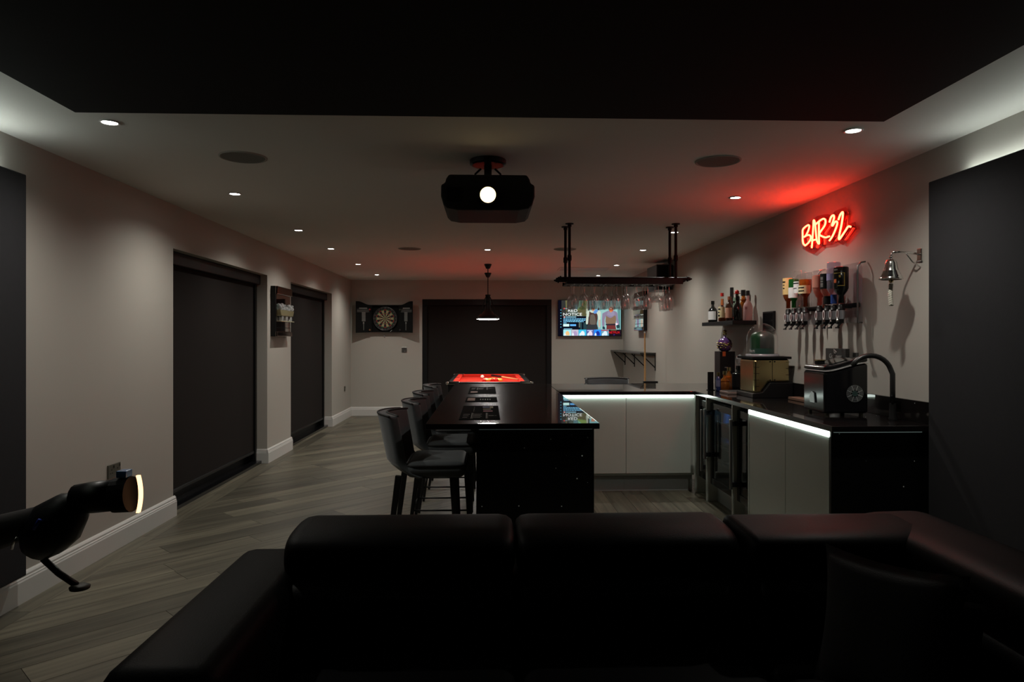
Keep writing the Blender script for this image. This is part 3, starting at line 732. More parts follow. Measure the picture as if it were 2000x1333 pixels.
bottle('bottle', 'amber bottle with long black cap at the back of the wall shelf', (2.37, 6.26, SZ), .285, .036, amb, blackcap, nr=.017, nh=.10, sh=.05, caph=.05, fill=ambd, fillz=.7, group=bt)
pk = clear('pink_frost', (.9, .72, .70), ior=1.4, body=(.75, .50, .48), bodyfac=.55)
b9 = bottle('bottle', 'pink frosted bottle with black cap at the near end of the wall shelf', (2.365, 6.135, SZ), .27, .042, pk, blackcap, nr=.013, nh=.085, sh=.06, caph=.042, group=bt)
MB().lathe([(.043, .10), (.043, .125)], n=5, a0=PI * 1.18, a1=PI * 1.34).build('badge', solid('badge', (.28, .10, .10), .5), b9)

# optics: two racks of four upturned bottles
def optic_rack(y0, y1, lb):
    t = thing('optics_rack', lb, 'bottle rack', (2.38, (y0 + y1) / 2, 1.45), 0, 'clear wall racks of upturned bottles', world=True)
    def arch(a, b, z0, z1, rr, n=8):
        return [(a, z0)] + [(a + rr - rr * math.cos(PI / 2 * k / n), z1 - rr + rr * math.sin(PI / 2 * k / n)) for k in range(n + 1)] + [(b - rr + rr * math.sin(PI / 2 * k / n), z1 - rr + rr * math.cos(PI / 2 * k / n)) for k in range(n + 1)] + [(b, z0)]
    MB().prism(arch(y0, y1, 1.47, 1.86, .05), 'x', 2.385, 2.391).build('clear_back', M['acrylic'], t)
    MB().tube([(2.39, y0 + .0, 1.47)] + [(2.36 - .06 * math.sin(PI * k / 10) * 0, y0, 1.47 + .36 * k / 10) for k in range(11)] + [(2.38, y0, 1.855), (2.41, y0, 1.86)], .006, 8).build('guard_rail', M['steel'], t, smooth=True)
    MB().box(2.375, 2.385, y0 + .02, y1 - .02, 1.57, 1.60).build('mounting_bar', M['black'], t, bevel=.002)
    MB().box(2.384, 2.414, y0 + .06, y0 + .09, 1.575, 1.595).box(2.384, 2.414, y1 - .09, y1 - .06, 1.575, 1.595).build('wall_spacer', M['steel'], t)
    return t
optic_rack(4.80, 5.22, 'clear wall rack of four upturned bottles, by the dome cooler')
optic_rack(4.28, 4.72, 'clear wall rack of four upturned bottles, by the brass bell')
wl_ = solid('white_badge', (.7, .7, .7), .4)
def optic(y, lb):
    t = thing('optic_measure', lb, 'optic', (2.305, y, 1.45), 0, 'spirit measures under the upturned bottles')
    MB().lathe([(0, .145), (.014, .145), (.019, .135), (.021, .112), (.024, .110), (.024, .104), (0, .104)], n=16).build('black_collar', M['black'], t, smooth=True)
    MB().lathe([(.021, .104), (.0215, .052), (.018, .045)], n=16, close=False).build('measure_glass', solid('measure', (.42, .42, .45), .25, metal=.3), t, smooth=True)
    MB().box(.019, .068, -.007, .007, .115, .13).build('clamp', M['black'], t)
    v = MB(); n = 16
    for k in range(n):
        a, b = 2 * PI * k / n, 2 * PI * (k + 1) / n
        for r0, r1 in ((.7, 1.0),):
            v.face([(-.026, math.cos(a) * .017 * r0, .078 + math.sin(a) * .033 * r0), (-.026, math.cos(a) * .017 * r1, .078 + math.sin(a) * .033 * r1), (-.026, math.cos(b) * .017 * r1, .078 + math.sin(b) * .033 * r1), (-.026, math.cos(b) * .017 * r0, .078 + math.sin(b) * .033 * r0)])
    bd = MB().prism([(math.cos(2 * PI * k / n) * .017, .078 + math.sin(2 * PI * k / n) * .033) for k in range(n)], 'x', -.0255, -.021).build('badge', solid('badge_dark', (.10, .04, .04), .5), t)
    v.build('badge_rim', wl_, bd)
    MB().cyl((0, 0, .046), (0, 0, .018), .017, .015, n=12).box(-.03, .0, -.009, .009, .012, .03).build('valve', M['black'], t, bevel=.002)
    MB().cyl((-.004, 0, .02), (-.03, -.012, -.008), .007, .006, n=8).box(-.036, -.026, -.03, .008, -.016, -.006).build('dispensing_lever', M['black'], t)
    return t
OY = [5.165, 5.069, 4.972, 4.882, 4.669, 4.562, 4.475, 4.380]
on = ['first optic measure from the wall shelf', 'second optic measure from the wall shelf', 'third optic measure from the wall shelf', 'fourth optic measure from the wall shelf', 'fourth optic measure from the brass bell', 'third optic measure from the brass bell', 'second optic measure from the brass bell', 'first optic measure from the brass bell']
o0 = None
for y, lb in zip(OY, on):
    lb = 'black ' + lb + ', with oval badge'
    if o0 is None: o0 = optic(y, lb)
    else: dup(o0, (2.305, y, 1.45), 0, lb)
ub = 'upturned spirit bottles'
def up(y, h, r, **k):
    # the neck ends in the collar at z 1.595
    lb = k.pop('lb'); return bottle('spirit_bottle', lb, (2.305, y, 1.60 + h), h, r, k.pop('body'), k.pop('cap', None), flip=-1, group=ub, **k)
green = clear('green_glass', (.06, .5, .12), ior=1.5, body=(.01, .10, .02), bodyfac=.55)
pinkd = clear('pink_drink', (.9, .45, .38), ior=1.2, body=(.62, .24, .18), bodyfac=.5)
up(5.165, .235, .040, body=M['glass'], fill=ambd, fillz=.86, nh=.05, sh=.05, nr=.016, lab=solid('gold_label', (.62, .42, .17), .6), labz=(.02, .56), marks=[(.2, .28, .95, 1.2), (.4, .45, 1.0, 1.15), (.6, .66, 1.0, 1.15)], lb='upturned amber bottle with a tall gold label, first from the wall shelf')
up(5.069, .215, .038, body=green, nh=.05, sh=.06, nr=.016, lab=whitel, labz=(.30, .66), lb='upturned green bottle with white label')
up(4.972, .268, .042, body=M['glass'], nh=.06, sh=.06, nr=.016, cap=None, lab=whitel, labz=(.3, .62), marks=[(.1, .2, .85, 1.3), (.55, .62, .85, 1.2)], lb='upturned tall clear bottle with white label, before the amber square-labelled one')
up(4.882, .245, .046, body=M['glass'], fill=ambd, fillz=.8, nh=.07, sh=.05, nr=.017, lab=cream, labz=(.38, .62), marks=[(.2, .35, .9, 1.3), (.6, .75, .9, 1.3)], lb='upturned amber bottle with a small cream square label')
up(4.669, .24, .046, body=M['glass'], fill=pinkd, fillz=.86, nh=.05, sh=.06, nr=.018, lab=solid('salmon_label', (.45, .17, .12), .6), labz=(.16, .50), lb='upturned pink gin bottle, in the rack nearer the bell')
b = up(4.562, .235, .045, body=M['glass'], fill=pinkd, fillz=.45, nh=.05, sh=.05, nr=.018, lab=M['blackmatt'], labz=(.12, .56), lb='upturned clear bottle with large black label and pale sideways lettering')
lm = MB()
for za, zb in ((.05, .07), (.075, .085), (.09, .11), (.112, .118)): lm.lathe([(.0464, za), (.0464, zb)], n=6, a0=PI * 1.0, a1=PI * 1.16, flip=-1)
lm.build('label_print', M['print'], [c for c in b.children if c.name.startswith('label')][0])
MB().lathe([(.021, .175), (.026, .235)], n=14, flip=-1, close=False).build('black_neck_sleeve', M['blackmatt'], b)
b = up(4.475, .275, .043, body=clear('lilac_clear', (.80, .76, .86), ior=1.4, body=(.42, .40, .50), bodyfac=.25), nh=.06, sh=.04, nr=.018, lb='tallest upturned bottle, clear with lilac label and blue neck')
MB().lathe([(.0195, .215), (.0195, .274)], n=14, flip=-1, close=False).build('blue_neck', solid('blue_cap', (.02, .06, .28), .4), b)
MB().lathe([(.0438, .075), (.0438, .12)], n=12, a0=PI * .7, a1=PI * 1.3, flip=-1).build('label', solid('lilac_label', (.28, .25, .45), .6), b)
b = up(4.380, .235, .046, body=dk, nh=.05, sh=.05, nr=.017, lb='upturned black bottle with gold outlined label, first from the brass bell')
g2 = MB(); gd = solid('gold_line', (.45, .32, .05), .4)
for za, zb, aa, ab in ((.04, .043, .98, 1.5), (.04, .125, 1.47, 1.5), (.122, .126, 1.2, 1.5), (.055, .07, 1.25, 1.33)): g2.use(gd).lathe([(.0466, za), (.0466, zb)], n=8, a0=PI * aa, a1=PI * ab, flip=-1)
g2.use(solid('orange_print', (.55, .12, .03), .5)).lathe([(.0466, .08), (.0466, .105)], n=6, a0=PI * 1.0, a1=PI * 1.14, flip=-1)
g2.use(M['print']).lathe([(.0466, .015), (.0466, .024)], n=6, a0=PI * 1.0, a1=PI * 1.2, flip=-1)
g2.build('label', None, b)

# ================================================================ NEON SIGN
NS = {'B1': [(5.035, 2.064), (5.065, 2.081), (5.078, 2.107), (5.08, 2.151), (5.078, 2.188), (5.045, 2.203), (4.992, 2.211), (4.973, 2.199), (4.983, 2.176), (5.005, 2.155), (5.032, 2.138), (5.055, 2.132)],
'B2': [(5.055, 2.132), (5.005, 2.138), (4.966, 2.131), (4.947, 2.113), (4.96, 2.094), (4.992, 2.077), (5.035, 2.066)],
'A1': [(4.935, 2.033), (4.925, 2.089), (4.912, 2.18), (4.906, 2.231), (4.887, 2.214), (4.875, 2.162), (4.866, 2.113), (4.856, 2.076), (4.838, 2.055), (4.823, 2.052), (4.826, 2.095), (4.826, 2.207)],
'A2': [(4.935, 2.085), (4.903, 2.087), (4.875, 2.086)],
'R1': [(4.875, 2.197), (4.841, 2.206), (4.793, 2.216), (4.757, 2.217), (4.733, 2.204), (4.73, 2.182), (4.748, 2.162), (4.781, 2.144), (4.814, 2.125), (4.811, 2.11), (4.769, 2.092), (4.727, 2.08), (4.698, 2.08), (4.675, 2.08)],
'T3': [(4.675, 2.178), (4.658, 2.204), (4.636, 2.217), (4.616, 2.215), (4.611, 2.198), (4.622, 2.178), (4.639, 2.152), (4.627, 2.149), (4.602, 2.166), (4.58, 2.168), (4.567, 2.157), (4.575, 2.136), (4.602, 2.104), (4.636, 2.073), (4.675, 2.05)],
'T2': [(4.553, 2.174), (4.531, 2.201), (4.507, 2.216), (4.494, 2.211), (4.499, 2.176), (4.515, 2.126), (4.534, 2.085), (4.547, 2.048), (4.537, 2.041), (4.499, 2.063), (4.457, 2.09), (4.426, 2.108), (4.396, 2.101)]}
def smooth(p, n=4):
    out = []
    for i in range(len(p) - 1):
        a = p[max(i - 1, 0)]; b = p[i]; c = p[i + 1]; d = p[min(i + 2, len(p) - 1)]
        for k in range(n):
            s = k / n
            out.append(tuple(.5 * (2 * b[j] + (c[j] - a[j]) * s + (2 * a[j] - 5 * b[j] + 4 * c[j] - d[j]) * s * s + (3 * b[j] - a[j] - 3 * c[j] + d[j]) * s ** 3) for j in (0, 1)))
    return out + [p[-1]]
t = thing('neon_sign', 'red neon sign reading BAR32 on the bar wall', 'neon sign', (2.4, 4.74, 2.0), 0, None, world=True)
bp_ = [(5.12, 2.05), (5.10, 2.22), (4.99, 2.24), (4.94, 2.25), (4.89, 2.26), (4.75, 2.25), (4.69, 2.23), (4.63, 2.25), (4.50, 2.25), (4.46, 2.21), (4.47, 2.13), (4.38, 2.13), (4.37, 2.08), (4.53, 2.00), (4.60, 2.03), (4.68, 2.02), (4.80, 2.03), (4.94, 1.99)]
MB().prism(bp_, 'x', 2.396, 2.401).build('clear_backboard', clear('red_acrylic', (.88, .62, .62), ior=1.2, body=(.25, .01, .01), bodyfac=.10), t)
names = {'B1': 'letter_b', 'B2': 'letter_b', 'A1': 'letter_a', 'A2': 'letter_a', 'R1': 'letter_r', 'T3': 'digit_three', 'T2': 'digit_two'}
for k, p in NS.items():
    q = smooth(p)
    sl = MB().tube([(2.388, a, b) for a, b in q], .0085, 6).build(names[k], M['neonback'], t, smooth=True)
    MB().tube([(2.3775, a, b) for a, b in q], .0062, 8).build('tube', M['neon'], sl, smooth=True)
MB().cyl((2.40, 5.05, 2.2), (2.42, 5.05, 2.2), .006).cyl((2.40, 4.48, 2.2), (2.42, 4.48, 2.2), .006).cyl((2.40, 4.95, 2.03), (2.42, 4.95, 2.03), .006).build('standoff', M['chrome'], t)

# ================================================================ BELL
t = thing('ship_bell', 'polished bell with white rope hanging from a wall bracket', 'bell', (2.25, 3.735, 1.70), 0, None, world=True)
c = (2.25, 3.735, 1.697)
MB().lathe([(.054, 0), (.062, .002), (.060, .009), (.052, .016), (.054, .020), (.047, .028), (.0485, .032), (.042, .040), (.0435, .044), (.038, .054), (.033, .075), (.030, .095), (.024, .108), (.010, .115), (0, .116)], c=c, n=32, close=False).build('bell_body', M['chrome'], t, smooth=True)
MB().tube([(2.25, 3.735, 1.812), (2.25, 3.735, 1.83), (2.252, 3.735, 1.845), (2.262, 3.736, 1.85)], .006, 8).ball((2.25, 3.735, 1.823), .010, 6).build('hanging_loop', M['chrome'], t, smooth=True)
MB().tube([(2.255, 3.735, 1.85), (2.30, 3.735, 1.852), (2.36, 3.735, 1.848), (2.41, 3.735, 1.84)], .006, 8).tube([(2.33, 3.735, 1.85), (2.37, 3.735, 1.80), (2.415, 3.735, 1.77)], .004, 8).build('wall_bracket', M['chrome'], t, smooth=True)
MB().box(2.408, XR, 3.715, 3.755, 1.80, 1.872).build('wall_plate', M['chrome'], t, bevel=.004)
MB().tube([(2.25, 3.735, 1.72), (2.25, 3.735, 1.68)], .007, 8).ball((2.25, 3.735, 1.69), .012, 6).build('clapper', M['brass'], t, smooth=True)
rp = MB()
for s in range(3):
    pts = []
    for k in range(41):
        z = 1.672 - k * .118 / 40; a = k * .62 + s * 2 * PI / 3
        xo = -.005 * math.sin(k / 40 * PI)
        pts.append((2.25 + xo + .0065 * math.cos(a), 3.735 + .0065 * math.sin(a), z))
    rp.tube(pts, .0062, 6)
rp.build('rope', solid('rope', (.55, .52, .45), .85), t, smooth=True)

# black tile between shelf and optics
t = thing('wall_frame', 'small square black frame on the bar wall beside the bottle shelf', 'frame', (2.41, 5.77, 1.42), 0, None, world=True)
MB().box(2.400, XR, 5.66, 5.89, 1.43, 1.60).build('frame', M['black'], t, bevel=.003)
MB().box(2.398, 2.400, 5.675, 5.875, 1.445, 1.585).build('face', M['blackgloss'], t)

# ================================================================ ON THE SIDE COUNTER
# countertop beer dispenser: black foot, gold body, clear dome over a green keg
t = thing('beer_dispenser', 'gold-bodied beer dispenser with a clear dome over a green keg', 'drink dispenser', (2.22, 5.45, T1), 0, None, world=True)
MB().prism([(2.07, T1), (2.39, T1), (2.39, 1.02), (2.21, 1.02), (2.15, .945), (2.07, .935)], 'y', 5.27, 5.62).build('foot', M['black'], t, bevel=.004)
MB().prism([(2.09, .936), (2.145, .936), (2.205, 1.021), (2.375, 1.021), (2.375, 1.205), (2.09, 1.205)], 'y', 5.295, 5.60).build('gold_body', M['brass'], t, bevel=.018, seg=3)
gr = MB()
for k in range(4): gr.box(2.088, 2.13, 5.291, 5.295, .99 + k * .05, .993 + k * .05).box(2.345, 2.376, 5.291, 5.295, 1.03 + k * .05, 1.033 + k * .05)
gr.box(2.235, 2.237, 5.292, 5.295, 1.03, 1.2)
gr.build('seam', M['blackmatt'], t)
sc4 = MB()
for x in (2.218, 2.254):
    for z in (1.04, 1.185): sc4.cyl((x, 5.290, z), (x, 5.296, z), .006, n=10)
sc4.build('screw', M['black'], t)
MB().box(2.072, 2.385, 5.28, 5.61, 1.206, 1.225).build('black_collar', M['blackmatt'], t, bevel=.004)
MB().lathe([(.128, 0), (.128, .014), (.118, .018)], c=(2.21, 5.43, 1.226), n=36, close=False).build('dome_ring', solid('dome_ring', (.25, .24, .26), .25), t, smooth=True)
MB().lathe([(.120, .0), (.120, .13)] + [(.120 * math.cos(PI / 2 * k / 10), .13 + .125 * math.sin(PI / 2 * k / 10)) for k in range(1, 11)], c=(2.21, 5.43, 1.236), n=40, close=False).build('dome', M['glass'], t, smooth=True)
kg = MB().lathe([(0, 0), (.085, 0), (.092, .01), (.092, .13), (.085, .16), (.05, .185), (.02, .19), (0, .19)], c=(2.21, 5.43, 1.238), n=32).build('keg', solid('keg_grey', (.07, .07, .066), .3, metal=.3), t, smooth=True)
MB().lathe([(.0928, .03), (.0928, .13), (.086, .160), (.06, .18)], c=(2.21, 5.43, 1.2385), n=16, a0=PI * .75, a1=PI * 1.32, close=False).build('green_wrap', solid('keg_green', (.004, .034, .010), .35), kg, smooth=True)
MB().lathe([(.0934, .004), (.0934, .05)], c=(2.21, 5.43, 1.2385), n=16, a0=PI * .75, a1=PI * 1.75, close=False).build('band', solid('keg_band', (.02, .06, .045), .35), kg, smooth=True)
word = 'Heineken'
for k, ch in enumerate(word):
    a = PI * (.55 + .085 * k); R = .0945
    o = Vector((2.21 + R * math.cos(a), 5.43 + R * math.sin(a), 1.268))
    text(ch, .044, whitel, kg, frame(o, (-math.sin(a), math.cos(a), 0), (0, 0, 1)), 'keg_lettering')

# ice maker
t = thing('ice_maker', 'glossy black countertop ice maker with sloping lid and round side vent', 'ice maker', (2.17, 4.19, T1), 0, None, world=True)
def top(x): f = max(0, min(1, (x - 2.03) / .27)); f = f * f * (3 - 2 * f); return 1.165 + .052 * f
def bodyprofile(z0f, z1f):
    xs = [2.03 + .27 * k / 12 for k in range(13)]
    return [(x, z0f(x)) for x in xs] + [(x, z1f(x)) for x in reversed(xs)]
MB().prism(bodyprofile(lambda x: .914, top), 'y', 4.05, 4.33).build('body', M['blackgloss'], t, bevel=.016, seg=3)
MB().prism(bodyprofile(lambda x: top(x) + .001, lambda x: top(x) + .009), 'y', 4.046, 4.334).build('silver_trim', solid('silver_trim', (.5, .5, .5), .3, metal=.3), t, bevel=.003)
MB().prism(bodyprofile(lambda x: top(x) + .010, lambda x: top(x) + .034), 'y', 4.055, 4.325).build('lid', M['blackgloss'], t, bevel=.010, seg=3)
MB().prism([(2.10, top(2.10) + .0345), (2.20, top(2.2) + .0345), (2.20, top(2.2) + .038), (2.10, top(2.1) + .038)], 'y', 4.11, 4.27).build('window', M['fridgeglass'], t)
MB().prism([(2.04, top(2.04) + .0345), (2.085, top(2.085) + .0345), (2.085, top(2.085) + .037), (2.04, top(2.04) + .037)], 'y', 4.10, 4.28).build('control_panel', M['steel'], t)
vn = MB()
vc = (2.215, 4.047, 1.035)
for k in range(8):
    a = 2 * PI * k / 8 + .4
    vn.cyl((vc[0] + .018 * math.cos(a), vc[1], vc[2] + .018 * math.sin(a)), (vc[0] + .05 * math.cos(a), vc[1], vc[2] + .05 * math.sin(a)), .0017, n=5)
for r in (.026, .032, .038, .044, .050):
    for k in range(40):
        a = 2 * PI * k / 40; b = 2 * PI * (k + .5) / 40
        vn.cyl((vc[0] + r * math.cos(a), vc[1], vc[2] + r * math.sin(a)), (vc[0] + r * math.cos(b), vc[1], vc[2] + r * math.sin(b)), .0016, n=4, caps=False)
vn.build('side_vent', solid('vent_wire', (.55, .58, .58), .3, metal=.5), t)
MB().cyl((vc[0], 4.050, vc[2]), (vc[0], 4.044, vc[2]), .017, n=20).build('vent_hub', solid('vent_hub', (.03, .06, .055), .35), t)
for x, y in ((2.06, 4.08), (2.06, 4.30), (2.27, 4.08), (2.27, 4.30)):
    MB().cyl((x, y, .9005), (x, y, .914), .012, n=12).build('foot', solid('rubber_foot', (.22, .2, .12), .5), t)
MB().prism([(4.16, .97), (4.22, .97), (4.235, 1.0), (4.20, 1.04), (4.17, 1.03)], 'x', 2.022, 2.029).build('front_badge', M['steel'], t)
# little brass box on the ice maker
p = thing('brass_tin', 'tiny brass tin standing on the front of the ice maker lid', 'tin', (2.075, 4.20, top(2.075) + .0372), 0)
MB().box(-.022, .022, -.02, .02, 0, .022).build('body', M['blackmatt'], p, bevel=.002)
MB().box(-.026, .026, -.024, .024, .022, .030).build('lid', M['brass'], p, bevel=.002)
# tap
t = thing('tap', 'black gooseneck tap arching over the counter near the wall', 'tap', (2.31, 3.82, T1), 0, None, world=True)
MB().lathe([(.024, 0), (.024, .012), (.018, .02), (.018, .09), (.015, .10)], c=(2.31, 3.82, T1), n=24, close=False).build('base', M['blackmatt'], t, smooth=True)
ar = [(2.31, 3.82, .98), (2.31, 3.82, 1.08), (2.31, 3.82, 1.165)] + [(2.20 + .11 * math.cos(PI * k / 14), 3.83 + .04 * k / 14, 1.165 + .105 * math.sin(PI * k / 14)) for k in range(1, 13)]
MB().tube(ar, .0145, 12).build('spout', solid('tap_black', (.012, .012, .012), .35), t, smooth=True)
MB().cyl((2.31, 3.82, 1.03), (2.285, 3.79, 1.045), .008, .006, n=8).build('lever', M['blackmatt'], t)
# black sign on the wall behind the ice maker
t = thing('black_sign', 'small black sign with pale lettering behind the ice maker', 'sign', (2.40, 4.585, 1.20), 0, None, world=True)
MB().box(2.372, 2.40, 4.45, 4.72, 1.185, 1.30).build('plate', solid('sign_black', (.02, .018, .017), .5), t, bevel=.003)
text('Guinness', .046, M['pale_print'], t, frame((2.3712, 4.583, 1.246), (0, -1, 0), (0, 0, 1)), 'sign_lettering')
hp = MB().tube([(2.371, 4.600, 1.268), (2.371, 4.604, 1.294), (2.371, 4.590, 1.288), (2.371, 4.565, 1.274), (2.371, 4.575, 1.267), (2.371, 4.600, 1.268)], .0022, 5)
for k in range(3): hp.tube([(2.371, 4.595 - k * .008, 1.269), (2.371, 4.595 - k * .008, 1.288 - k * .004)], .001, 4)
hp.build('harp_emblem', M['pale_print'], t)
kb = MB()
for y, cc in ((4.69, M['print']), (4.655, red), (4.60, M['brass']), (4.50, solid('olive_knob', (.25, .22, .05), .4))): kb.use(cc).cyl((2.372, y, 1.197), (2.364, y, 1.197), .008, n=10)
kb.build('knob', None, t)
so = thing('socket', 'dark double socket on the bar wall beside the small black sign', 'socket', (2.415, 4.40, 1.22), 0, None, world=True)
MB().box(2.411, XR, 4.375, 4.435, 1.19, 1.275).build('plate', M['steel'], so, bevel=.002)
# tall black box with round decorated bottle on it
t = thing('gift_box', 'tall black box under the round decorated bottle, on the counter corner', 'box', (2.245, 6.40, T1), .1, None)
MB().box(-.075, .075, -.06, .06, 0, .345).build('box', M['black'], t, bevel=.002)
MB().box(-.05, -.02, -.0606, -.06, .30, .345).build('orange_stripe', solid('orange_stripe', (.5, .10, .02), .5), t)
MB().box(-.03, .0, -.0606, -.06, .19, .20).build('emblem', M['print'], t)
t = thing('decorated_bottle', 'round gold and purple decorated bottle on top of the tall black box', 'bottle', (2.245, 6.40, T1 + .345), 0)
MB().lathe([(0, 0), (.03, 0), (.05, .012), (.066, .045), (.068, .07), (.058, .105), (.03, .128), (.014, .134), (.013, .15)], n=28).build('glass_body', solid('purple_glass', (.09, .04, .15), .12), t, smooth=True)
gd_ = MB()
for s in range(3):
    gd_.tube([(.069 * math.cos(a) * math.cos(.7 - s * .5), .069 * math.sin(a), .066 + .060 * math.cos(a) * math.sin(.7 - s * .5)) for a in [2 * PI * k / 28 for k in range(28)]], .004, 5, closed=True)
for k in range(14): gd_.ball((.067 * math.cos(PI * (.8 + .07 * k)), .067 * math.sin(PI * (.8 + .07 * k)), .035 + .02 * (k % 3)), .008, 4)
gd_.build('gold_ornament', M['brass'], t, smooth=True)
MB().lathe([(0, .152), (.017, .152), (.02, .165), (.013, .18), (.022, .195), (0, .205)], n=16).build('stopper', M['brass'], t, smooth=True)
# flat dark stand
t = thing('menu_stand', 'thin dark upright card stand at the corner of the bar', 'card stand', (2.01, 6.10, T1), .25)
MB().box(-.028, .028, -.005, .005, .0, .165).build('card', M['blackmatt'], t)
MB().box(-.03, .03, -.02, .02, 0, .006).build('foot', M['black'], t)
# amber bottles and decanters cluster
bottle('cognac_bottle', 'squat amber bottle with gold neck in front of the tall black box', (2.14, 6.10, T1), .17, .055, amb, M['brass'], nr=.014, nh=.05, sh=.07, fill=ambd, fillz=.5, caph=.03)
bottle('bourbon_bottle', 'small amber bottle beside the tall black box, behind the squat amber bottle', (2.21, 6.19, T1), .20, .042, amb, M['brass'], nr=.014, nh=.05, sh=.06, fill=ambd, fillz=.6)
bottle('blue_bottle', 'small dark blue bottle with gold foot beside the thin card stand', (2.04, 5.98, T1), .165, .022, solid('navy_glass', (.02, .03, .10), .2), M['brass'], nr=.011, nh=.04, sh=.03, lab=solid('navy_label', (.12, .13, .22), .5), labz=(.25, .6))
bottle('square_bottle', 'stout black bottle with pale side lettering, before the red tin', (2.205, 5.93, T1), .225, .058, dk, dk, nr=.02, nh=.05, sh=.02, lab=M['blackmatt'], labz=(.2, .7), marks=[(.3, .7, 1.2, 1.26), (.2, .6, 1.34, 1.4)])
t = thing('red_tin', 'red tin with sloping lid between the black bottle and gold dispenser', 'tin', (2.315, 5.86, T1), 0)
MB().box(-.05, .05, -.05, .05, 0.0, .15).build('body', solid('red_tin', (.42, .03, .03), .35), t, bevel=.006)
MB().prism([(-.045, .151), (.045, .151), (.012, .18), (-.012, .18)], 'y', -.045, .045).build('lid', solid('tin_lid', (.6, .02, .03), .3), t)
t = thing('crystal_decanter', 'cut crystal decanter with faceted stopper behind the stout black bottle', 'decanter', (2.26, 6.05, T1), 0)
MB().lathe([(0, 0), (.05, 0), (.055, .02), (.052, .12), (.03, .17), (.018, .19), (.018, .235), (.026, .245)], n=10).build('body', M['crystal'], t)
MB().lathe([(0, .248), (.018, .25), (.036, .285), (.03, .31), (0, .325)], n=8).build('stopper', M['crystal'], t)
t = thing('crystal_decanter', 'second crystal decanter with tilted stopper, closer to the gold dispenser', 'decanter', (2.33, 6.17, T1), .5)
MB().lathe([(0, 0), (.05, 0), (.055, .02), (.052, .12), (.03, .17), (.018, .19), (.018, .225), (.026, .235)], n=10).build('body', M['crystal'], t)
MB().lathe([(0, .238), (.018, .24), (.034, .27), (.03, .295), (0, .31)], n=8).build('stopper', M['crystal'], t)
# serving tray with small glass pieces
t = thing('serving_tray', 'low pinkish metal tray lying on the counter before the gold dispenser', 'tray', (2.08, 5.72, T1), .0)
MB().box(-.085, .085, -.10, .10, 0, .020).build('tray', solid('tray_copper', (.36, .25, .22), .3, metal=.5), t, bevel=.004)
MB().box(-.075, .075, -.09, .09, .0202, .024).build('inlay', M['steel'], t, bevel=.001)
# brown strip put in for the wall's reflection in the upstand
t = thing('reflection_strip', 'long brown strip standing in for the wall reflected in the black upstand', 'board', (2.345, 4.86, T1), 0)
MB().box(-.045, .045, -.30, .30, 0, .022).build('board', solid('reflection_brown', (.20, .12, .085), .35), t, bevel=.004)

# ================================================================ TELEVISION
TX0, TX1, TZ0, TZ1, TY = 1.243, 2.375, 1.405, 2.05, YB - .055
t = thing('television', 'wall television showing a film menu, far corner of the end wall', 'television', ((TX0 + TX1) / 2, YB - .03, TZ0), 0, None, world=True)
MB().box(TX0, TX1, TY, YB - .012, TZ0, TZ1).build('case', M['blackgloss'], t, bevel=.003)
MB().box(1.7, 1.95, YB - .012, YB, 1.6, 1.85).build('wall_mount', M['black'], t)
def tv(x, y): return (TX0 + (x - 10) / 1795 * (TX1 - TX0), TZ1 - (y - 178) / 1032 * (TZ1 - TZ0))
scr = MB(); lay_ = [0]
def pic(pts, colr, s=1.0):
    lay_[0] += 1; yy = TY - .0004 - lay_[0] * .00004
    key = 'screen_%02d%02d%02d' % tuple(int(c * 99) for c in colr)
    scr.use(tone(key, colr, TV_E * s)); scr.face([(tv(*p)[0], yy, tv(*p)[1]) for p in pts])
def rect(a, b, c, d, colr, s=1.0): pic([(a, d), (c, d), (c, b), (a, b)], colr, s)
rect(20, 190, 1795, 1200, (.004, .005, .012))
rect(110, 190, 330, 640, (.03, .032, .03)); pic([(225, 190), (268, 190), (255, 560), (238, 480)], (.16, .15, .06))
rect(330, 190, 870, 640, (.07, .10, .08)); pic([(620, 195), (870, 195), (870, 620), (740, 640), (560, 470)], (.20, .30, .08))
pic([(620, 195), (740, 195), (690, 330), (580, 430), (600, 290)], (.16, .50, .36)); pic([(450, 320), (580, 300), (570, 440), (450, 430)], (.10, .22, .24))
pic([(560, 470), (870, 420), (800, 640), (600, 620)], (.10, .09, .04)); pic([(830, 200), (868, 200), (868, 600), (800, 560)], (.34, .38, .30))
rect(900, 195, 1795, 1020, (.22, .45, .46)); rect(870, 190, 902, 470, (.01, .012, .02))
pic([(1230, 260), (1780, 260), (1780, 1015), (1230, 1015)], (.28, .52, .50)); pic([(1690, 380), (1785, 380), (1785, 1015), (1740, 1015)], (.10, .26, .26))
rect(640, 820, 830, 1020, (.02, .05, .06)); rect(690, 800, 730, 1020, (.004, .006, .015)); rect(600, 800, 640, 960, (.10, .13, .11))
rect(20, 190, 110, 1200, (.003, .003, .008))
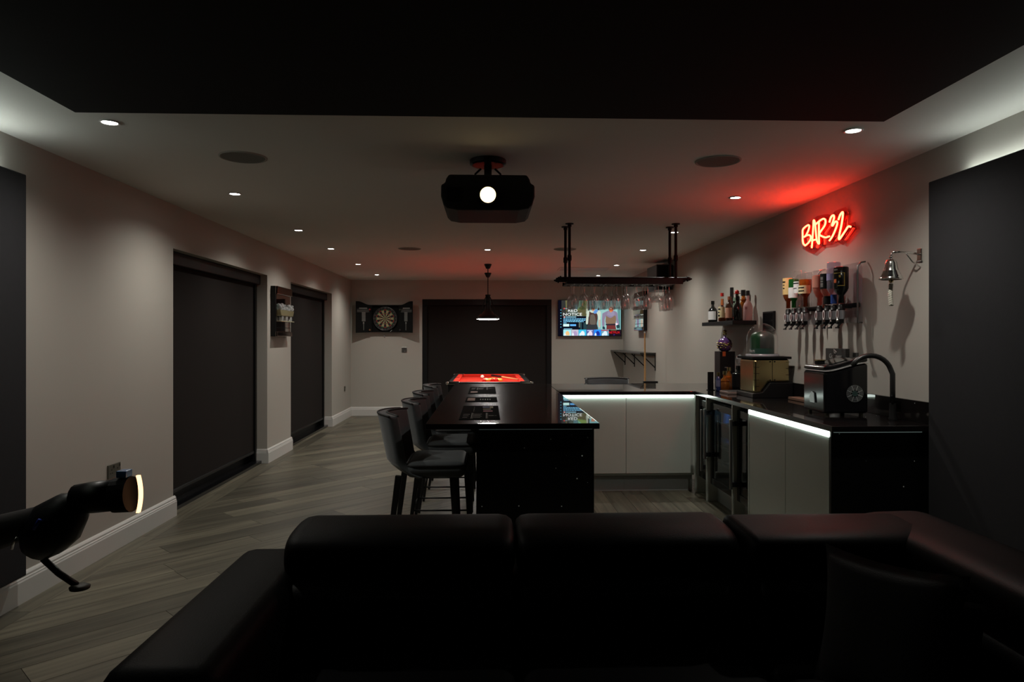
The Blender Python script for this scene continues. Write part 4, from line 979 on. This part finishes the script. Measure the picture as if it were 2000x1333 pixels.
# two figures shown from the neck down
def smoothpoly(p): return smooth(p + [p[0]], 3)[:-1]
pic(smoothpoly([(830, 500), (900, 480), (1180, 480), (1225, 560), (1215, 760), (1205, 940), (1160, 940), (1150, 760), (1120, 600), (900, 600), (860, 850), (800, 830)]), (.55, .62, .52))
pic(smoothpoly([(900, 490), (960, 540), (1110, 560), (1135, 700), (1110, 860), (1130, 1010), (830, 1015), (870, 860), (890, 620)]), (.07, .035, .03))
pic(smoothpoly([(930, 600), (1040, 600), (1080, 860), (920, 860)]), (.12, .10, .08)); pic([(850, 880), (1120, 880), (1150, 1015), (810, 1015)], (.03, .035, .04))
pic(smoothpoly([(950, 400), (1050, 400), (1040, 480), (980, 490)]), (.55, .25, .16)); pic(smoothpoly([(1010, 520), (1080, 450), (1150, 470), (1090, 560), (1030, 560)]), (.12, .28, .62))
pic(smoothpoly([(1140, 400), (1180, 400), (1180, 460), (1130, 460)]), (.01, .03, .05)); rect(1160, 740, 1215, 940, (.52, .42, .33))
pic(smoothpoly([(1270, 560), (1440, 480), (1580, 480), (1690, 540), (1710, 700), (1745, 840), (1700, 880), (1640, 700), (1640, 860), (1370, 860), (1370, 640), (1330, 760), (1330, 900), (1270, 920), (1260, 740)]), (.24, .20, .30))
pic(smoothpoly([(1370, 620), (1500, 690), (1640, 620), (1630, 850), (1380, 850)]), (.22, .14, .09)); pic(smoothpoly([(1400, 600), (1520, 640), (1610, 590), (1580, 500), (1440, 500)]), (.28, .25, .36))
pic(smoothpoly([(1450, 440), (1500, 370), (1560, 400), (1580, 470), (1510, 530), (1470, 490)]), (.50, .10, .04)); pic([(1495, 490), (1530, 490), (1515, 540)], (.8, .4, .1))
pic([(1360, 860), (1650, 850), (1650, 900), (1370, 900)], (.03, .02, .03)); pic([(1390, 900), (1640, 900), (1660, 1015), (1380, 1015)], (.16, .03, .03))
pic(smoothpoly([(1640, 840), (1700, 840), (1705, 890), (1650, 900)]), (.85, .65, .75)); pic(smoothpoly([(1275, 930), (1330, 940), (1345, 1010), (1275, 1000)]), (.02, .04, .06)); pic(smoothpoly([(1660, 900), (1740, 880), (1760, 960), (1690, 990)]), (.02, .05, .06))
# menu text lines and buttons
for k in range(7): rect(82, 450 + k * 81, 104, 478 + k * 81, (.10, .45, .62))
pic(smoothpoly([(165, 420), (190, 400), (208, 424), (185, 445)]), (.7, .08, .06)); rect(212, 416, 280, 430, (.3, .4, .6))
pic(smoothpoly([(165, 665), (190, 643), (212, 668), (185, 690)]), (.95, .5, .5)); rect(222, 654, 525, 676, (.30, .60, .75))
for k, xe in enumerate((795, 785, 735, 250)):
    x = 165; rnd = random.Random(k)
    while x < xe - 20:
        ww = rnd.randint(30, 75); rect(x, 706 + k * 39, min(x + ww, xe), 727 + k * 39, (.22, .62, .92)); x += ww + 12
rect(160, 862, 328, 932, (.62, .95, .90)); rect(352, 870, 522, 920, (.12, .42, .85)); rect(175, 992, 410, 1010, (.25, .55, .75))
# row of thumbnails, plain abstract blocks
th = [(162, 385, (.35, .75, .80), (.80, .50, .22)), (390, 590, (.50, .48, .58), (.40, .30, .50)), (594, 812, (.05, .50, .75), (.75, .80, .82)), (816, 1026, (.10, .12, .35), (.75, .62, .72)), (1030, 1232, (.02, .25, .90), (.01, .03, .30)), (1236, 1450, (.15, .35, .45), (.65, .80, .92))]
for a, b, c1, c2 in th:
    rect(a, 1022, b, 1195, c1); m = (a + b) / 2; pic(smoothpoly([(m - 50, 1180), (m - 45, 1100), (m, 1060), (m + 50, 1090), (m + 60, 1185)]), c2)
    pic(smoothpoly([(a + 15, 1190), (a + 30, 1130), (a + 60, 1120), (a + 70, 1190)]), (.70, .80, .85))
rect(1236, 1030, 1440, 1055, (.45, .03, .04)); rect(840, 1042, 990, 1060, (.65, .75, .9))
rect(1454, 1022, 1790, 1195, (.012, .006, .012)); rect(1500, 1030, 1670, 1046, (.22, .16, .04)); pic(smoothpoly([(1580, 1160), (1620, 1155), (1610, 1180), (1585, 1180)]), (.05, .02, .25))
scr.build('screen', None, t)
def tvt(s, x, y, size, m, sx): text(s, size, m, t, frame((tv(x, y)[0], TY - .006, tv(x, y)[1]), (1, 0, 0), (0, 0, 1)), 'screen_lettering', sx=sx)
tw = tone('screen_white', (.95, .97, .95), TV_E)
tvt('RED', 425, 485, .072, tw, 1.35); tvt('NOTICE', 422, 592, .072, tw, 1.30); tvt('NETFLIX', 1605, 1105, .056, tone('screen_red', (.85, .01, .01), TV_E), .95)

# ================================================================ DARTS
t = thing('dartboard_cabinet', 'black dartboard cabinet with both doors open, on the end wall', 'dartboard cabinet', (-1.81, YB - .04, 1.46), 0, None, world=True)
cx0, cx1, cz0, cz1 = -2.05, -1.555, 1.475, 1.955
b = MB().box(cx0, cx1, YB - .015, YB, cz0, cz1).box(cx0, cx1, YB - .08, YB - .015, cz0, cz0 + .015).box(cx0, cx1, YB - .08, YB - .015, cz1 - .015, cz1).box(cx0, cx0 + .015, YB - .08, YB - .015, cz0 + .015, cz1 - .015).box(cx1 - .015, cx1, YB - .08, YB - .015, cz0 + .015, cz1 - .015)
b.build('case', M['blackmatt'], t)
def door(xa, xb, ya, yb):
    # hinge at xa, free edge at xb; curved upper edge rising outwards
    n = 14; front = []; 
    vs = []; fs = []
    for k in range(n + 1):
        f = k / n; x = xa + (xb - xa) * f; yy = ya + (yb - ya) * f; g = max(0, min(1, (f - .1) / .75)); g = g * g * (3 - 2 * g)
        zt = 1.955 + .062 * g; zb = 1.475 - .012 * f
        for q in (0, .014): vs += [(x, yy + q, zb), (x, yy + q, zt)]
    for k in range(n):
        a = k * 4; c = a + 4
        fs += [(a, c, c + 1, a + 1), (a + 2, a + 3, c + 3, c + 2), (a + 1, c + 1, c + 3, a + 3), (a, a + 2, c + 2, c)]
    fs += [(0, 1, 3, 2), (n * 4, n * 4 + 2, n * 4 + 3, n * 4 + 1)]
    d = MB().add(vs, fs).build('door', M['blackmatt'], t)
    pr = MB()
    def Q(f0, f1, z0, z1):
        P = [(xa + (xb - xa) * f, ya + (yb - ya) * f - .0012) for f in (f0, f1)]
        pr.face([(P[0][0], P[0][1], z0), (P[1][0], P[1][1], z0), (P[1][0], P[1][1], z1), (P[0][0], P[0][1], z1)])
    Q(.25, .78, 1.885, 1.905)
    for z in (1.872, 1.853, 1.843, 1.826): Q(.1, .92, z, z + .005)
    for k in range(12): Q(.36, .60, 1.815 - k * .0135, 1.825 - k * .0135)
    Q(.44, .53, 1.62, 1.655); Q(.46, .50, 1.51, 1.62)
    pr.build('door_print', M['print'], d)
door(cx0 - .002, -2.302, YB - .085, YB - .17); door(cx1 + .002, -1.312, YB - .085, YB - .17)
t = thing('dartboard', 'round dartboard with cream, black, red and green segments inside its cabinet', 'dartboard', (-1.81, YB - .03, 1.715), 0, None, world=True)
dbk = MB().cyl((-1.81, YB - .016, 1.715), (-1.81, YB - .052, 1.715), .212, n=48).build('disc', solid('board_black', (.012, .011, .010), .8), t)
crm = solid('sisal_cream', (.34, .29, .16), .8); rd = solid('sisal_red', (.36, .025, .02), .8); gn = solid('sisal_green', (.02, .16, .05), .8); bk = M['board_black']
sg = MB()
for k in range(20):
    a0 = 2 * PI * (k - .5) / 20; a1 = a0 + 2 * PI / 20
    for r0, r1, pal in ((.014, .088, (bk, crm)), (.088, .098, (rd, gn)), (.098, .148, (bk, crm)), (.148, .159, (rd, gn))):
        sg.use(pal[k % 2]); pp = []
        for r, aa in ((r0, (a0, a1)), (r1, (a1, a0))):
            for a in aa: pp.append((-1.81 + r * math.sin(a), YB - .0525, 1.715 + r * math.cos(a)))
        sg.face(pp)
sg.use(gn).cyl((-1.81, YB - .052, 1.715), (-1.81, YB - .0535, 1.715), .014, n=16).use(rd).cyl((-1.81, YB - .0535, 1.715), (-1.81, YB - .0545, 1.715), .006, n=12)
sg.build('segments', None, dbk)
nums = [20, 1, 18, 4, 13, 6, 10, 15, 2, 17, 3, 19, 7, 16, 8, 11, 14, 9, 12, 5]
for k, nn in enumerate(nums):
    a = 2 * PI * k / 20
    text(str(nn), .032, M['print'], dbk, frame((-1.81 + .186 * math.sin(a), YB - .0528, 1.715 + .186 * math.cos(a)), (1, 0, 0), (0, 0, 1)), 'number')
MB().tube([(-1.81 + .205 * math.sin(2 * PI * k / 40), YB - .054, 1.715 + .205 * math.cos(2 * PI * k / 40)) for k in range(40)], .003, 5, closed=True).build('number_ring', M['steel'], t, smooth=True)
for x, z, cc, lb in ((-2.065, 1.87, (.8, .04, .05), 'dart with red flight, upper holder by the aisle-side cabinet door'), (-2.065, 1.515, (.55, .25, .12), 'dart with amber flight, lower holder by the aisle-side cabinet door'), (-1.54, 1.87, (.10, .14, .06), 'dart with green flight, upper holder by the blind-side cabinet door'), (-1.54, 1.515, (.13, .13, .15), 'dart with grey flight, lower holder by the blind-side cabinet door')):
    d = thing('dart', lb, 'dart', (x, YB - .10, z), 0, 'darts in the cabinet doors')
    MB().cyl((0, .01, 0), (0, -.02, 0), .004, n=8).build('barrel', M['steel'], d)
    MB().box(-.018, .018, -.04, -.02, -.0015, .0015).box(-.0015, .0015, -.04, -.02, -.018, .018).build('flight', solid('flight_%d' % int(cc[0] * 100), cc, .5), d)
mk = tag(MB().cyl((-1.715, YB - .085, 1.485), (-1.685, YB - .085, 1.515), .004, n=8).build('marker_pen', solid('pen', (.5, .5, .48), .5)), 'thin pale marker standing slanted in the lower cabinet corner', 'pen')
t = thing('sensor', 'tiny grey box under the dartboard cabinet', 'sensor', (-1.825, YB - .01, 1.40), 0, None, world=True)
MB().box(-1.838, -1.812, YB - .022, YB, 1.393, 1.425).build('body', M['grey'], t, bevel=.003)
t = thing('thermostat', 'small square steel control plate on the end wall below the dartboard', 'control', (-1.48, YB - .01, 1.16), 0, None, world=True)
MB().box(-1.525, -1.435, YB - .010, YB, 1.118, 1.208).build('plate', M['steel'], t, bevel=.003)
MB().cyl((-1.468, YB - .010, 1.14), (-1.468, YB - .018, 1.14), .012, n=16).build('dial', M['chrome'], t)
def socket(loc, lb, w):
    t = thing('wall_socket', lb, 'socket', loc, 0)
    p = MB().box(0, .009, -w, w, -.043, .043).build('plate', solid('socket_bronze', (.10, .095, .075), .35, metal=.5), t, bevel=.002)
    n = 2 if w > .05 else 1
    s = MB()
    for k in range(n):
        y = (k - (n - 1) / 2) * .07
        s.box(.009, .0095, y - .003, y + .003, .005, .014).box(.009, .0095, y - .014, y - .008, -.016, -.010).box(.009, .0095, y + .008, y + .014, -.016, -.010)
    s.build('pin_hole', M['blackmatt'], p)
    r = MB()
    for k in range(n): r.box(.009, .012, (k - (n - 1) / 2) * .07 + .022, (k - (n - 1) / 2) * .07 + .030, .018, .034)
    r.build('rocker', M['black'], p)
socket((XL, 4.50, .515), 'bronze double socket low on the aisle wall beyond the dark padded panel', .073)
socket((XL, 11.62, .515), 'small dark socket low on the aisle wall by the end wall corner', .043)

# ================================================================ POOL TABLE
t = thing('pool_table', 'black pool table with bright red cloth at the far end', 'pool table', (.022, 9.87, 0), 0, None, world=True)
px0, px1, py0, py1, pz = -.52, .564, 8.85, 10.89, .80
r = .075
rl = MB().box(px0, px1, py0, py0 + r, pz - .13, pz).box(px0, px1, py1 - r, py1, pz - .13, pz).box(px0, px0 + r, py0 + r, py1 - r, pz - .13, pz).box(px1 - r, px1, py0 + r, py1 - r, pz - .13, pz)
rl.build('rail', M['black'], t, bevel=.01)
MB().box(px0 + r, px1 - r, py0 + r, py1 - r, pz - .08, pz - .038).build('cloth_bed', M['felt'], t)
cw = .05
for k, (a, b, c, d) in enumerate(((px0 + r + .05, px1 - r - .05, py0 + r, py0 + r + cw), (px0 + r + .05, px1 - r - .05, py1 - r - cw, py1 - r))):
    MB().box(a, b, c, d, pz - .037, pz + .002).build('cushion', M['felt'], t, bevel=.008)
ym = (py0 + py1) / 2
for a, b in ((px0 + r, px0 + r + cw), (px1 - r - cw, px1 - r)):
    for c, d in ((py0 + r + .06, ym - .05), (ym + .05, py1 - r - .06)):
        MB().box(a - .02, b, c, d, pz - .037, pz + .003).build('cushion', M['felt'], t, bevel=.008)
for x, y in ((px0 + r + .02, py0 + r + .02), (px1 - r - .02, py0 + r + .02), (px0 + r + .02, py1 - r - .02), (px1 - r - .02, py1 - r - .02), (px0 + r, ym), (px1 - r, ym)):
    MB().cyl((x, y, pz - .03), (x, y, pz + .004), .045, n=20).build('pocket', M['blackmatt'], t)
for x, y, sx, sy in ((px0, py0, 1, 1), (px1, py0, -1, 1), (px0, py1, 1, -1), (px1, py1, -1, -1)):
    c = MB().box(min(x - sx * .012, x + sx * .15), max(x - sx * .012, x + sx * .15), min(y - sy * .012, y + sy * .02), max(y - sy * .012, y + sy * .02), pz - .03, pz + .006)
    c.box(min(x - sx * .012, x + sx * .02), max(x - sx * .012, x + sx * .02), min(y + sy * .02, y + sy * .15), max(y + sy * .02, y + sy * .15), pz - .03, pz + .006)
    c.ball((x - sx * .004, y - sy * .004, pz - .012), .022, 6)
    c.build('corner_cap', M['chrome'], t, bevel=.004)
MB().box(px0 + .12, px1 - .12, py0 + .16, py1 - .16, .45, pz - .132).build('body', M['black'], t, bevel=.01)
for x in (px0 + .17, px1 - .17):
    for y in (py0 + .22, py1 - .22):
        MB().cyl((x, y, .45), (x, y, 0), .075, .05, 4).build('leg', M['black'], t, bevel=.005)
for x in (px0 + .03, px1 - .03): MB().cyl((x, py0 + .1, pz - .13), (x - math.copysign(-.05, x), py0 + .12, .5), .008, n=8).build('side_strut', M['chrome'], t)
# balls
bz = pz - .038; br = .0286
pal = {'red': solid('ball_red', (.55, .015, .01), .08, coat=.5), 'yellow': solid('ball_yellow', (.85, .55, .08), .08, coat=.5), 'black': solid('ball_black', (.01, .01, .01), .08, coat=.5), 'white': solid('ball_white', (.85, .80, .70), .08, coat=.5)}
seq = 'yellow,red,yellow,red,black,red,yellow,yellow,red,yellow,red,yellow,red,red,yellow'.split(',')
protos = {}
def pball(c, x, y, lb, grp):
    b = MB().ball((0, 0, br), br, 8).build('pool_ball', pal[c], None, smooth=True) if c not in protos else protos[c].copy()
    if c in protos: COL.objects.link(b)
    protos.setdefault(c, b); b.location = (x, y, bz); tag(b, lb, 'ball', grp)
k = 0; wrd = ['apex', 'second', 'third', 'fourth', 'rear']
for i in range(5):
    for j in range(i + 1):
        pball(seq[k], .06 + (j - i / 2) * .0575, 9.55 - i * .0497, '%s pool ball in the %s row of the triangle, position %s from the aisle' % (seq[k], wrd[i], ordn[j]), 'balls racked on the red cloth'); k += 1
pball('white', -.085, 10.25, 'white cue ball alone on the red cloth', None)
t = thing('pool_cue', 'pool cue lying diagonally across the red cloth', 'cue', (.30, 9.65, bz + .05), 0, None, world=True)
p0, p1 = Vector((.06, 10.35, bz + .045)), Vector((.40, 9.0, bz + .062)); md = p0.lerp(p1, .42)
MB().cyl(p0, md, .0155, .013, n=12).build('butt', M['black'], t); MB().cyl(md, p1, .0125, .007, n=12).build('shaft', solid('cue_wood', (.55, .30, .12), .35), t)

# ================================================================ MIRRORED CANDLE SCONCES
def sconce(x, s, y0, y1, z0, z1, lb, cups):
    """s=+1: hung on the aisle wall facing +x; s=-1: on the bar wall facing -x"""
    t = thing('mirror_sconce', lb, 'mirror', (x, (y0 + y1) / 2, z0), 0, None, world=True)
    def bx(mb, d0, d1, a, b, c, e): return mb.box(min(x + s * d0, x + s * d1), max(x + s * d0, x + s * d1), a, b, c, e)
    bx(MB(), 0, .05, y0, y1, z0, z1).build('backing', M['black'], t)
    H = z1 - z0; fw = .09
    for za, zb in ((z1 - fw, z1), (z0, z0 + fw * .6)):
        bx(MB(), .0502, .075, y0, y1, za, zb).build('mirror_bar', solid('mirror_bronze', (.34, .27, .25), .08, metal=1.0), t, bevel=.006)
    bx(MB(), .0502, .056, y0 + .02, y1 - .02, z0 + fw * .6 + .002, z1 - fw - .002).build('mirror_plate', M['mirror'], t)
    bx(MB(), .057, .105, y0 + .03, y1 - .03, z0 + H * .30, z0 + H * .30 + .008).build('glass_shelf', solid('shelf_edge', (.45, .42, .28), .2), t)
    bx(MB(), .057, .06, y0 + .02, y1 - .02, z0 + H * .17, z0 + H * .17 + .006).build('mirror_joint', M['black'], t)
    # crystal tray above the candle cups
    ct = MB().prism([(y0 + .06, z0 + H * .42), (y1 - .06, z0 + H * .42), (y1 - .02, z0 + H * .53), (y0 + .02, z0 + H * .53)], 'x', min(x + s * .058, x + s * .10), max(x + s * .058, x + s * .10)).build('crystal_tray', solid('tray_champagne', (.30, .26, .15), .3, metal=.4), t)
    rnd = random.Random(3); cr = MB()
    for k in range(60):
        cr.ball((x + s * (.066 + rnd.random() * .03), y0 + .05 + rnd.random() * (y1 - y0 - .1), z0 + H * .54 + rnd.random() ** 2 * .06), .012 + rnd.random() * .008, 3)
    cr.build('crystals', M['crystal'], t)['kind'] = 'stuff'
    for k in range(cups):
        yc = y0 + (y1 - y0) * (k + .7) / (cups + .4)
        MB().lathe([(0, 0), (.02, 0), (.022, .05), (.021, .05), (.018, .006)], c=(x + s * .083, yc, z0 + H * .30 + .009), n=16, close=False).build('candle_cup', M['crystal'], t)
sconce(XL, 1, 7.70, 8.28, 1.39, 1.955, 'mirrored sconce with crystals between the two tall blinds', 3)
sconce(XR, -1, 10.30, 10.90, 1.49, 2.09, 'mirrored sconce on the bar wall beside the television', 3)

# ================================================================ FAR BAR-SIDE CORNER
t = thing('drinks_shelf', 'narrow black drinks shelf on slanting brackets in the far corner', 'shelf', (2.3, 10.9, 1.14), 0, None, world=True)
MB().box(2.19, XR, 9.76, 12.13, 1.135, 1.160).build('board', solid('shelf_top', (.03, .028, .026), .3), t, bevel=.002)
for y in (9.78, 10.48, 11.18, 11.95):
    MB().box(2.408, XR, y - .012, y + .012, .90, 1.134).box(2.21, 2.408, y - .012, y + .012, 1.122, 1.134).add([(2.215, y - .009, 1.122), (2.235, y - .009, 1.122), (2.235, y + .009, 1.122), (2.215, y + .009, 1.122), (2.408, y - .009, .935), (2.408, y - .009, .958), (2.408, y + .009, .958), (2.408, y + .009, .935)], [(0, 1, 5, 4), (3, 7, 6, 2), (0, 4, 7, 3), (1, 2, 6, 5), (0, 3, 2, 1), (4, 5, 6, 7)]).build('bracket', M['black'], t)
t = thing('pool_cue', 'wooden pool cue standing upright before the far corner shelf', 'cue', (2.135, 9.2, 0), 0, None, world=True)
MB().cyl((2.135, 9.2, 0), (2.137, 9.22, .55), .0165, .0155, n=12).build('butt', solid('cue_butt', (.16, .06, .025), .35), t); MB().cyl((2.137, 9.22, .55), (2.14, 9.25, 1.44), .0152, .010, n=12).build('shaft', M['cue_wood'], t); MB().cyl((2.14, 9.25, 1.44), (2.14, 9.25, 1.46), .010, .010, n=12).build('ferrule', M['white'], t)
rk = thing('cue_stand', 'black cue stand in front of the upright wooden cue, far corner', 'cue stand', (2.17, 9.3, 0), 0, None, world=True)
MB().box(2.06, 2.32, 9.10, 9.17, 0, .05).box(2.17, 2.21, 9.115, 9.155, .05, .70).box(2.095, 2.285, 9.10, 9.17, .70, .79).build('stand', M['black'], rk, bevel=.004)
t = thing('wall_speaker', 'black box speaker mounted high on the bar wall under the ceiling', 'speaker', (2.3, 9.0, 2.0), 0, None, world=True)
MB().box(2.19, 2.40, 8.80, 9.32, 2.0, 2.33).build('cabinet', solid('speaker_black', (.018, .017, .018), .4), t, bevel=.006)
MB().box(2.205, 2.385, 8.79, 8.80, 2.015, 2.315).build('grille', M['blackmatt'], t, bevel=.002)
MB().box(2.40, XR, 8.95, 9.15, 2.08, 2.25).build('bracket', M['black'], t)

# ================================================================ CORNER SOFA
t = thing('corner_sofa', 'large black leather corner sofa seen over its seats, filling the foreground', 'sofa', (.4, 1.6, 0), 0, None, world=True)
LE = M['leather']
rbox(-.86, -.592, 1.50, 2.44, .06, .64, .055, 4).build('armrest', LE, t, smooth=True)
MB().box(-.59, 1.56, 2.16, 2.40, .06, .42).box(-.59, .87, 1.25, 2.16, .06, .22).box(.87, 1.56, .35, 2.16, .06, .22).build('base', LE, t)
def cushion(name, x0, x1, y0, y1, z0, z1, r, crown=0.02, ax=2):
    mb = rbox(x0, x1, y0, y1, z0, z1, r, 4)
    return mb.build(name, LE, t, smooth=True)
def roll(name, x0, x1, prof, n=1, end=.05):
    """upholstered roll along x with softly closed ends; prof is a closed (y,z) outline"""
    cy = sum(p[0] for p in prof) / len(prof); cz = sum(p[1] for p in prof) / len(prof)
    P = smooth(prof + [prof[0]], 4)[:-1]; m = len(P); vs = []; fs = []
    st = [(x0, .0), (x0, .62), (x0 + end * .12, .82), (x0 + end * .45, .95), (x0 + end, 1)] ; st += [(x0 + x1 - a, b) for a, b in reversed(st)]
    for x, s in st:
        for y, z in P: vs.append((x, cy + (y - cy) * s, cz + (z - cz) * s))
    for k in range(len(st) - 1):
        for i in range(m): fs.append((k * m + i, k * m + (i + 1) % m, (k + 1) * m + (i + 1) % m, (k + 1) * m + i))
    return MB().add(vs, fs).build(name, LE, t, smooth=True)
HR = [(2.44, .735), (2.40, .752), (2.30, .752), (2.21, .744), (2.155, .722), (2.135, .68), (2.145, .635), (2.185, .608), (2.26, .60), (2.36, .60), (2.43, .63), (2.452, .69)]
roll('headrest', -.645, .087, HR); roll('headrest', .093, .812, HR)
BC = [(2.36, .60), (2.28, .618), (2.19, .622), (2.11, .612), (2.07, .58), (2.058, .53), (2.065, .47), (2.09, .425), (2.2, .41), (2.36, .42)]
roll('back_cushion', -.63, .087, BC); roll('back_cushion', .093, .82, BC)
# low unraised back on the corner side
LB = [(2.40, .735), (2.36, .752), (2.26, .752), (2.15, .748), (2.10, .73), (2.088, .69), (2.10, .64), (2.15, .61), (2.26, .60), (2.36, .60), (2.405, .64), (2.412, .70)]
roll('low_back', .822, 1.44, LB, end=.03)
roll('back_cushion', .83, 1.30, [(2.34, .60), (2.2, .622), (2.10, .622), (2.05, .605), (2.03, .56), (2.035, .48), (2.06, .425), (2.2, .41), (2.34, .42)], end=.03)
def side_roll(name, prof, y0, y1):
    P = smooth(prof + [prof[0]], 4)[:-1]; m = len(P); cx = sum(p[0] for p in prof) / len(prof); cz = sum(p[1] for p in prof) / len(prof); vs = []; fs = []
    st = [(y0, 0), (y0, .7), (y0 + .01, .9), (y0 + .04, 1), (y1 - .04, 1), (y1 - .01, .95), (y1, .8), (y1, 0)]
    for y, s in st:
        for x, z in P: vs.append((cx + (x - cx) * s, y, cz + (z - cz) * s))
    for k in range(len(st) - 1):
        for i in range(m): fs.append((k * m + i, k * m + (i + 1) % m, (k + 1) * m + (i + 1) % m, (k + 1) * m + i))
    return MB().add(vs, fs).build(name, LE, t, smooth=True)
side_roll('side_back', [(1.58, .735), (1.54, .752), (1.44, .752), (1.36, .748), (1.315, .73), (1.30, .69), (1.31, .64), (1.36, .61), (1.46, .60), (1.55, .60), (1.585, .64), (1.59, .70)], .40, 2.41)
side_roll('side_cushion', [(1.54, .60), (1.40, .622), (1.31, .622), (1.265, .605), (1.245, .56), (1.25, .48), (1.28, .425), (1.4, .41), (1.54, .42)], .45, 2.2)
MB().box(1.30, 1.575, .38, 2.395, .06, .60).build('side_frame', LE, t, bevel=.02)
MB().box(-.645, 1.45, 2.20, 2.40, .42, .60).build('back_frame', LE, t, bevel=.02)
for x0, x1, y0 in ((-.588, .086, 1.28), (.094, .80, 1.28)):
    rbox(x0, x1, y0, 2.11, .20, .425, .05, 4).build('seat_cushion', LE, t, smooth=True)
rbox(.815, 1.29, 1.90, 2.11, .20, .425, .03, 3).build('seat_cushion', LE, t, smooth=True)
rbox(.815, 1.29, .40, 1.895, .20, .425, .045, 4).build('seat_cushion', LE, t, smooth=True)
for x, y in ((-.72, 1.58), (-.72, 2.36), (1.45, 2.3), (1.45, .45), (.9, .45)):
    MB().cyl((x, y, .06), (x, y, 0), .03, .025, n=12).build('foot', M['black'], t)
# scatter cushions
def pillow(lb, tl, tr, dn, th):
    tl, tr, dn = Vector(tl), Vector(tr), Vector(dn); n = 16
    wv = tr - tl; nv = wv.cross(dn).normalized()
    vs = []; fs = []
    for s in (1, -1):
        for j in range(n + 1):
            for i in range(n + 1):
                u = i / n * 2 - 1; v = j / n * 2 - 1
                pu = u * (1 - .10 * (1 - v * v)); pv = v * (1 - .10 * (1 - u * u))
                h = th * ((1 - u ** 4) * (1 - v ** 4)) ** .6
                p = tl + wv * (pu + 1) / 2 + dn * (pv + 1) / 2 + nv * (s * h); vs.append(p)
    W = n + 1; H = W * W
    for j in range(n):
        for i in range(n):
            a = j * W + i; fs.append((a, a + 1, a + W + 1, a + W)); fs.append((H + a, H + a + W, H + a + W + 1, H + a + 1))
    mb = MB().add(vs, fs)
    c = (tl + tr + dn) / 2
    bm_o = mb.build('scatter_cushion', M['pillow'], None, smooth=True)
    bm = bmesh.new(); bm.from_mesh(bm_o.data); bmesh.ops.remove_doubles(bm, verts=bm.verts, dist=.0004); bm.to_mesh(bm_o.data); bm.free()
    return tag(bm_o, lb, 'cushion', 'scatter cushions on the sofa')
pillow('dark square cushion leaning in the sofa corner, its top corners pointing up', (.955, 1.90, .79), (1.175, 1.62, .79), (-.06, -.05, -.36), .075)
pillow('second dark cushion showing behind the leaning one, against the side of the sofa', (1.10, 1.90, .71), (1.255, 1.665, .70), (-.03, -.02, -.26), .035)

# ================================================================ DEVICE ON AN ARM, at the aisle end
t = thing('camera_on_arm', 'black camera on a wall arm, with painted orange lens reflection, low by the aisle wall', 'camera', (-1.45, 2.2, .8), 0, None, world=True)
def D(x, y, d=2.2):
    u = (x - 1000) / 1333.3; th_ = math.atan(47 / 1333.3); fx, fy = math.sin(th_) + u * math.cos(th_), math.cos(th_) - u * math.sin(th_)
    k = d / fy; return Vector((fx * k, d, 1.37 - (y - 661) / 1333.3 * k))
bd = MB().tube([Vector((-1.440, 2.2, .685)), Vector((-1.425, 2.2, .70)), Vector((-1.40, 2.2, .74)), Vector((-1.355, 2.2, .79)), Vector((-1.31, 2.2, .835)), Vector((-1.285, 2.2, .855)), Vector((-1.275, 2.2, .862))], [.01, .045, .075, .082, .06, .035, .01], 14)
bd.build('body', M['black'], t, smooth=True)
MB().tube([(-1.30, 2.2, .862), (-1.24, 2.2, .868), (-1.175, 2.2, .874)], [.045, .05, .05], 16).build('lens_barrel', M['black'], t, smooth=True)
MB().cyl((-1.178, 2.2, .873), (-1.125, 2.2, .877), .054, .056, n=20).build('lens_hood', M['blackmatt'], t)
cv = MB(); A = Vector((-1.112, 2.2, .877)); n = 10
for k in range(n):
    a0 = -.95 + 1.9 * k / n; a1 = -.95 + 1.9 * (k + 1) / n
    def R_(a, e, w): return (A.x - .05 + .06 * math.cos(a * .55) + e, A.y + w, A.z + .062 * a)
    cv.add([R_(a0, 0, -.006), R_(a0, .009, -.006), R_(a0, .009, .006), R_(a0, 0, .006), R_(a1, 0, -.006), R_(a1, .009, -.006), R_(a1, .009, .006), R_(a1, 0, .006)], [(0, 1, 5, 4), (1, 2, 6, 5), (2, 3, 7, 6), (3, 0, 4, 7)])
cv.build('lens_glass', glow('lens_reflection_glow', (1.0, .46, .20), 3.6), t, smooth=True)  # emission stands in for the projector's orange reflection on the lens front
MB().box(-1.165, -1.133, 2.18, 2.22, .931, .953).build('blue_finder', solid('finder_blue', (.10, .24, .55), .25), t, bevel=.003)
MB().tube([(-1.455, 2.14, .725), (-1.44, 2.125, .75), (-1.43, 2.128, .765)], .004, 6).build('buckle', M['chrome'], t, smooth=True)
MB().tube([(-1.375, 2.117, .79), (-1.357, 2.118, .82)], .006, 6).build('blue_glint', solid('glint_blue', (.02, .06, .5), .3), t, smooth=True)  # blue reflection on the body, painted as a small solid tube
MB().tube([(-1.40, 2.2, .675), (-1.345, 2.19, .632), (-1.285, 2.18, .598)], .010, 8).build('grip_rod', M['black'], t, smooth=True)
MB().lathe([(0, 0), (.028, 0), (.03, .008), (.02, .014), (0, .014)], c=(-1.275, 2.18, .586), n=16).build('grip_foot', solid('grip_foot', (.035, .032, .022), .6), t, smooth=True)
MB().tube([(-2.34, 2.2, .70), (-1.95, 2.2, .70), (-1.62, 2.2, .735), (-1.40, 2.2, .80), (-1.315, 2.2, .865)], [.05, .055, .06, .045, .012], 12).build('arm', solid('arm_dark', (.010, .005, .005), .6), t, smooth=True)
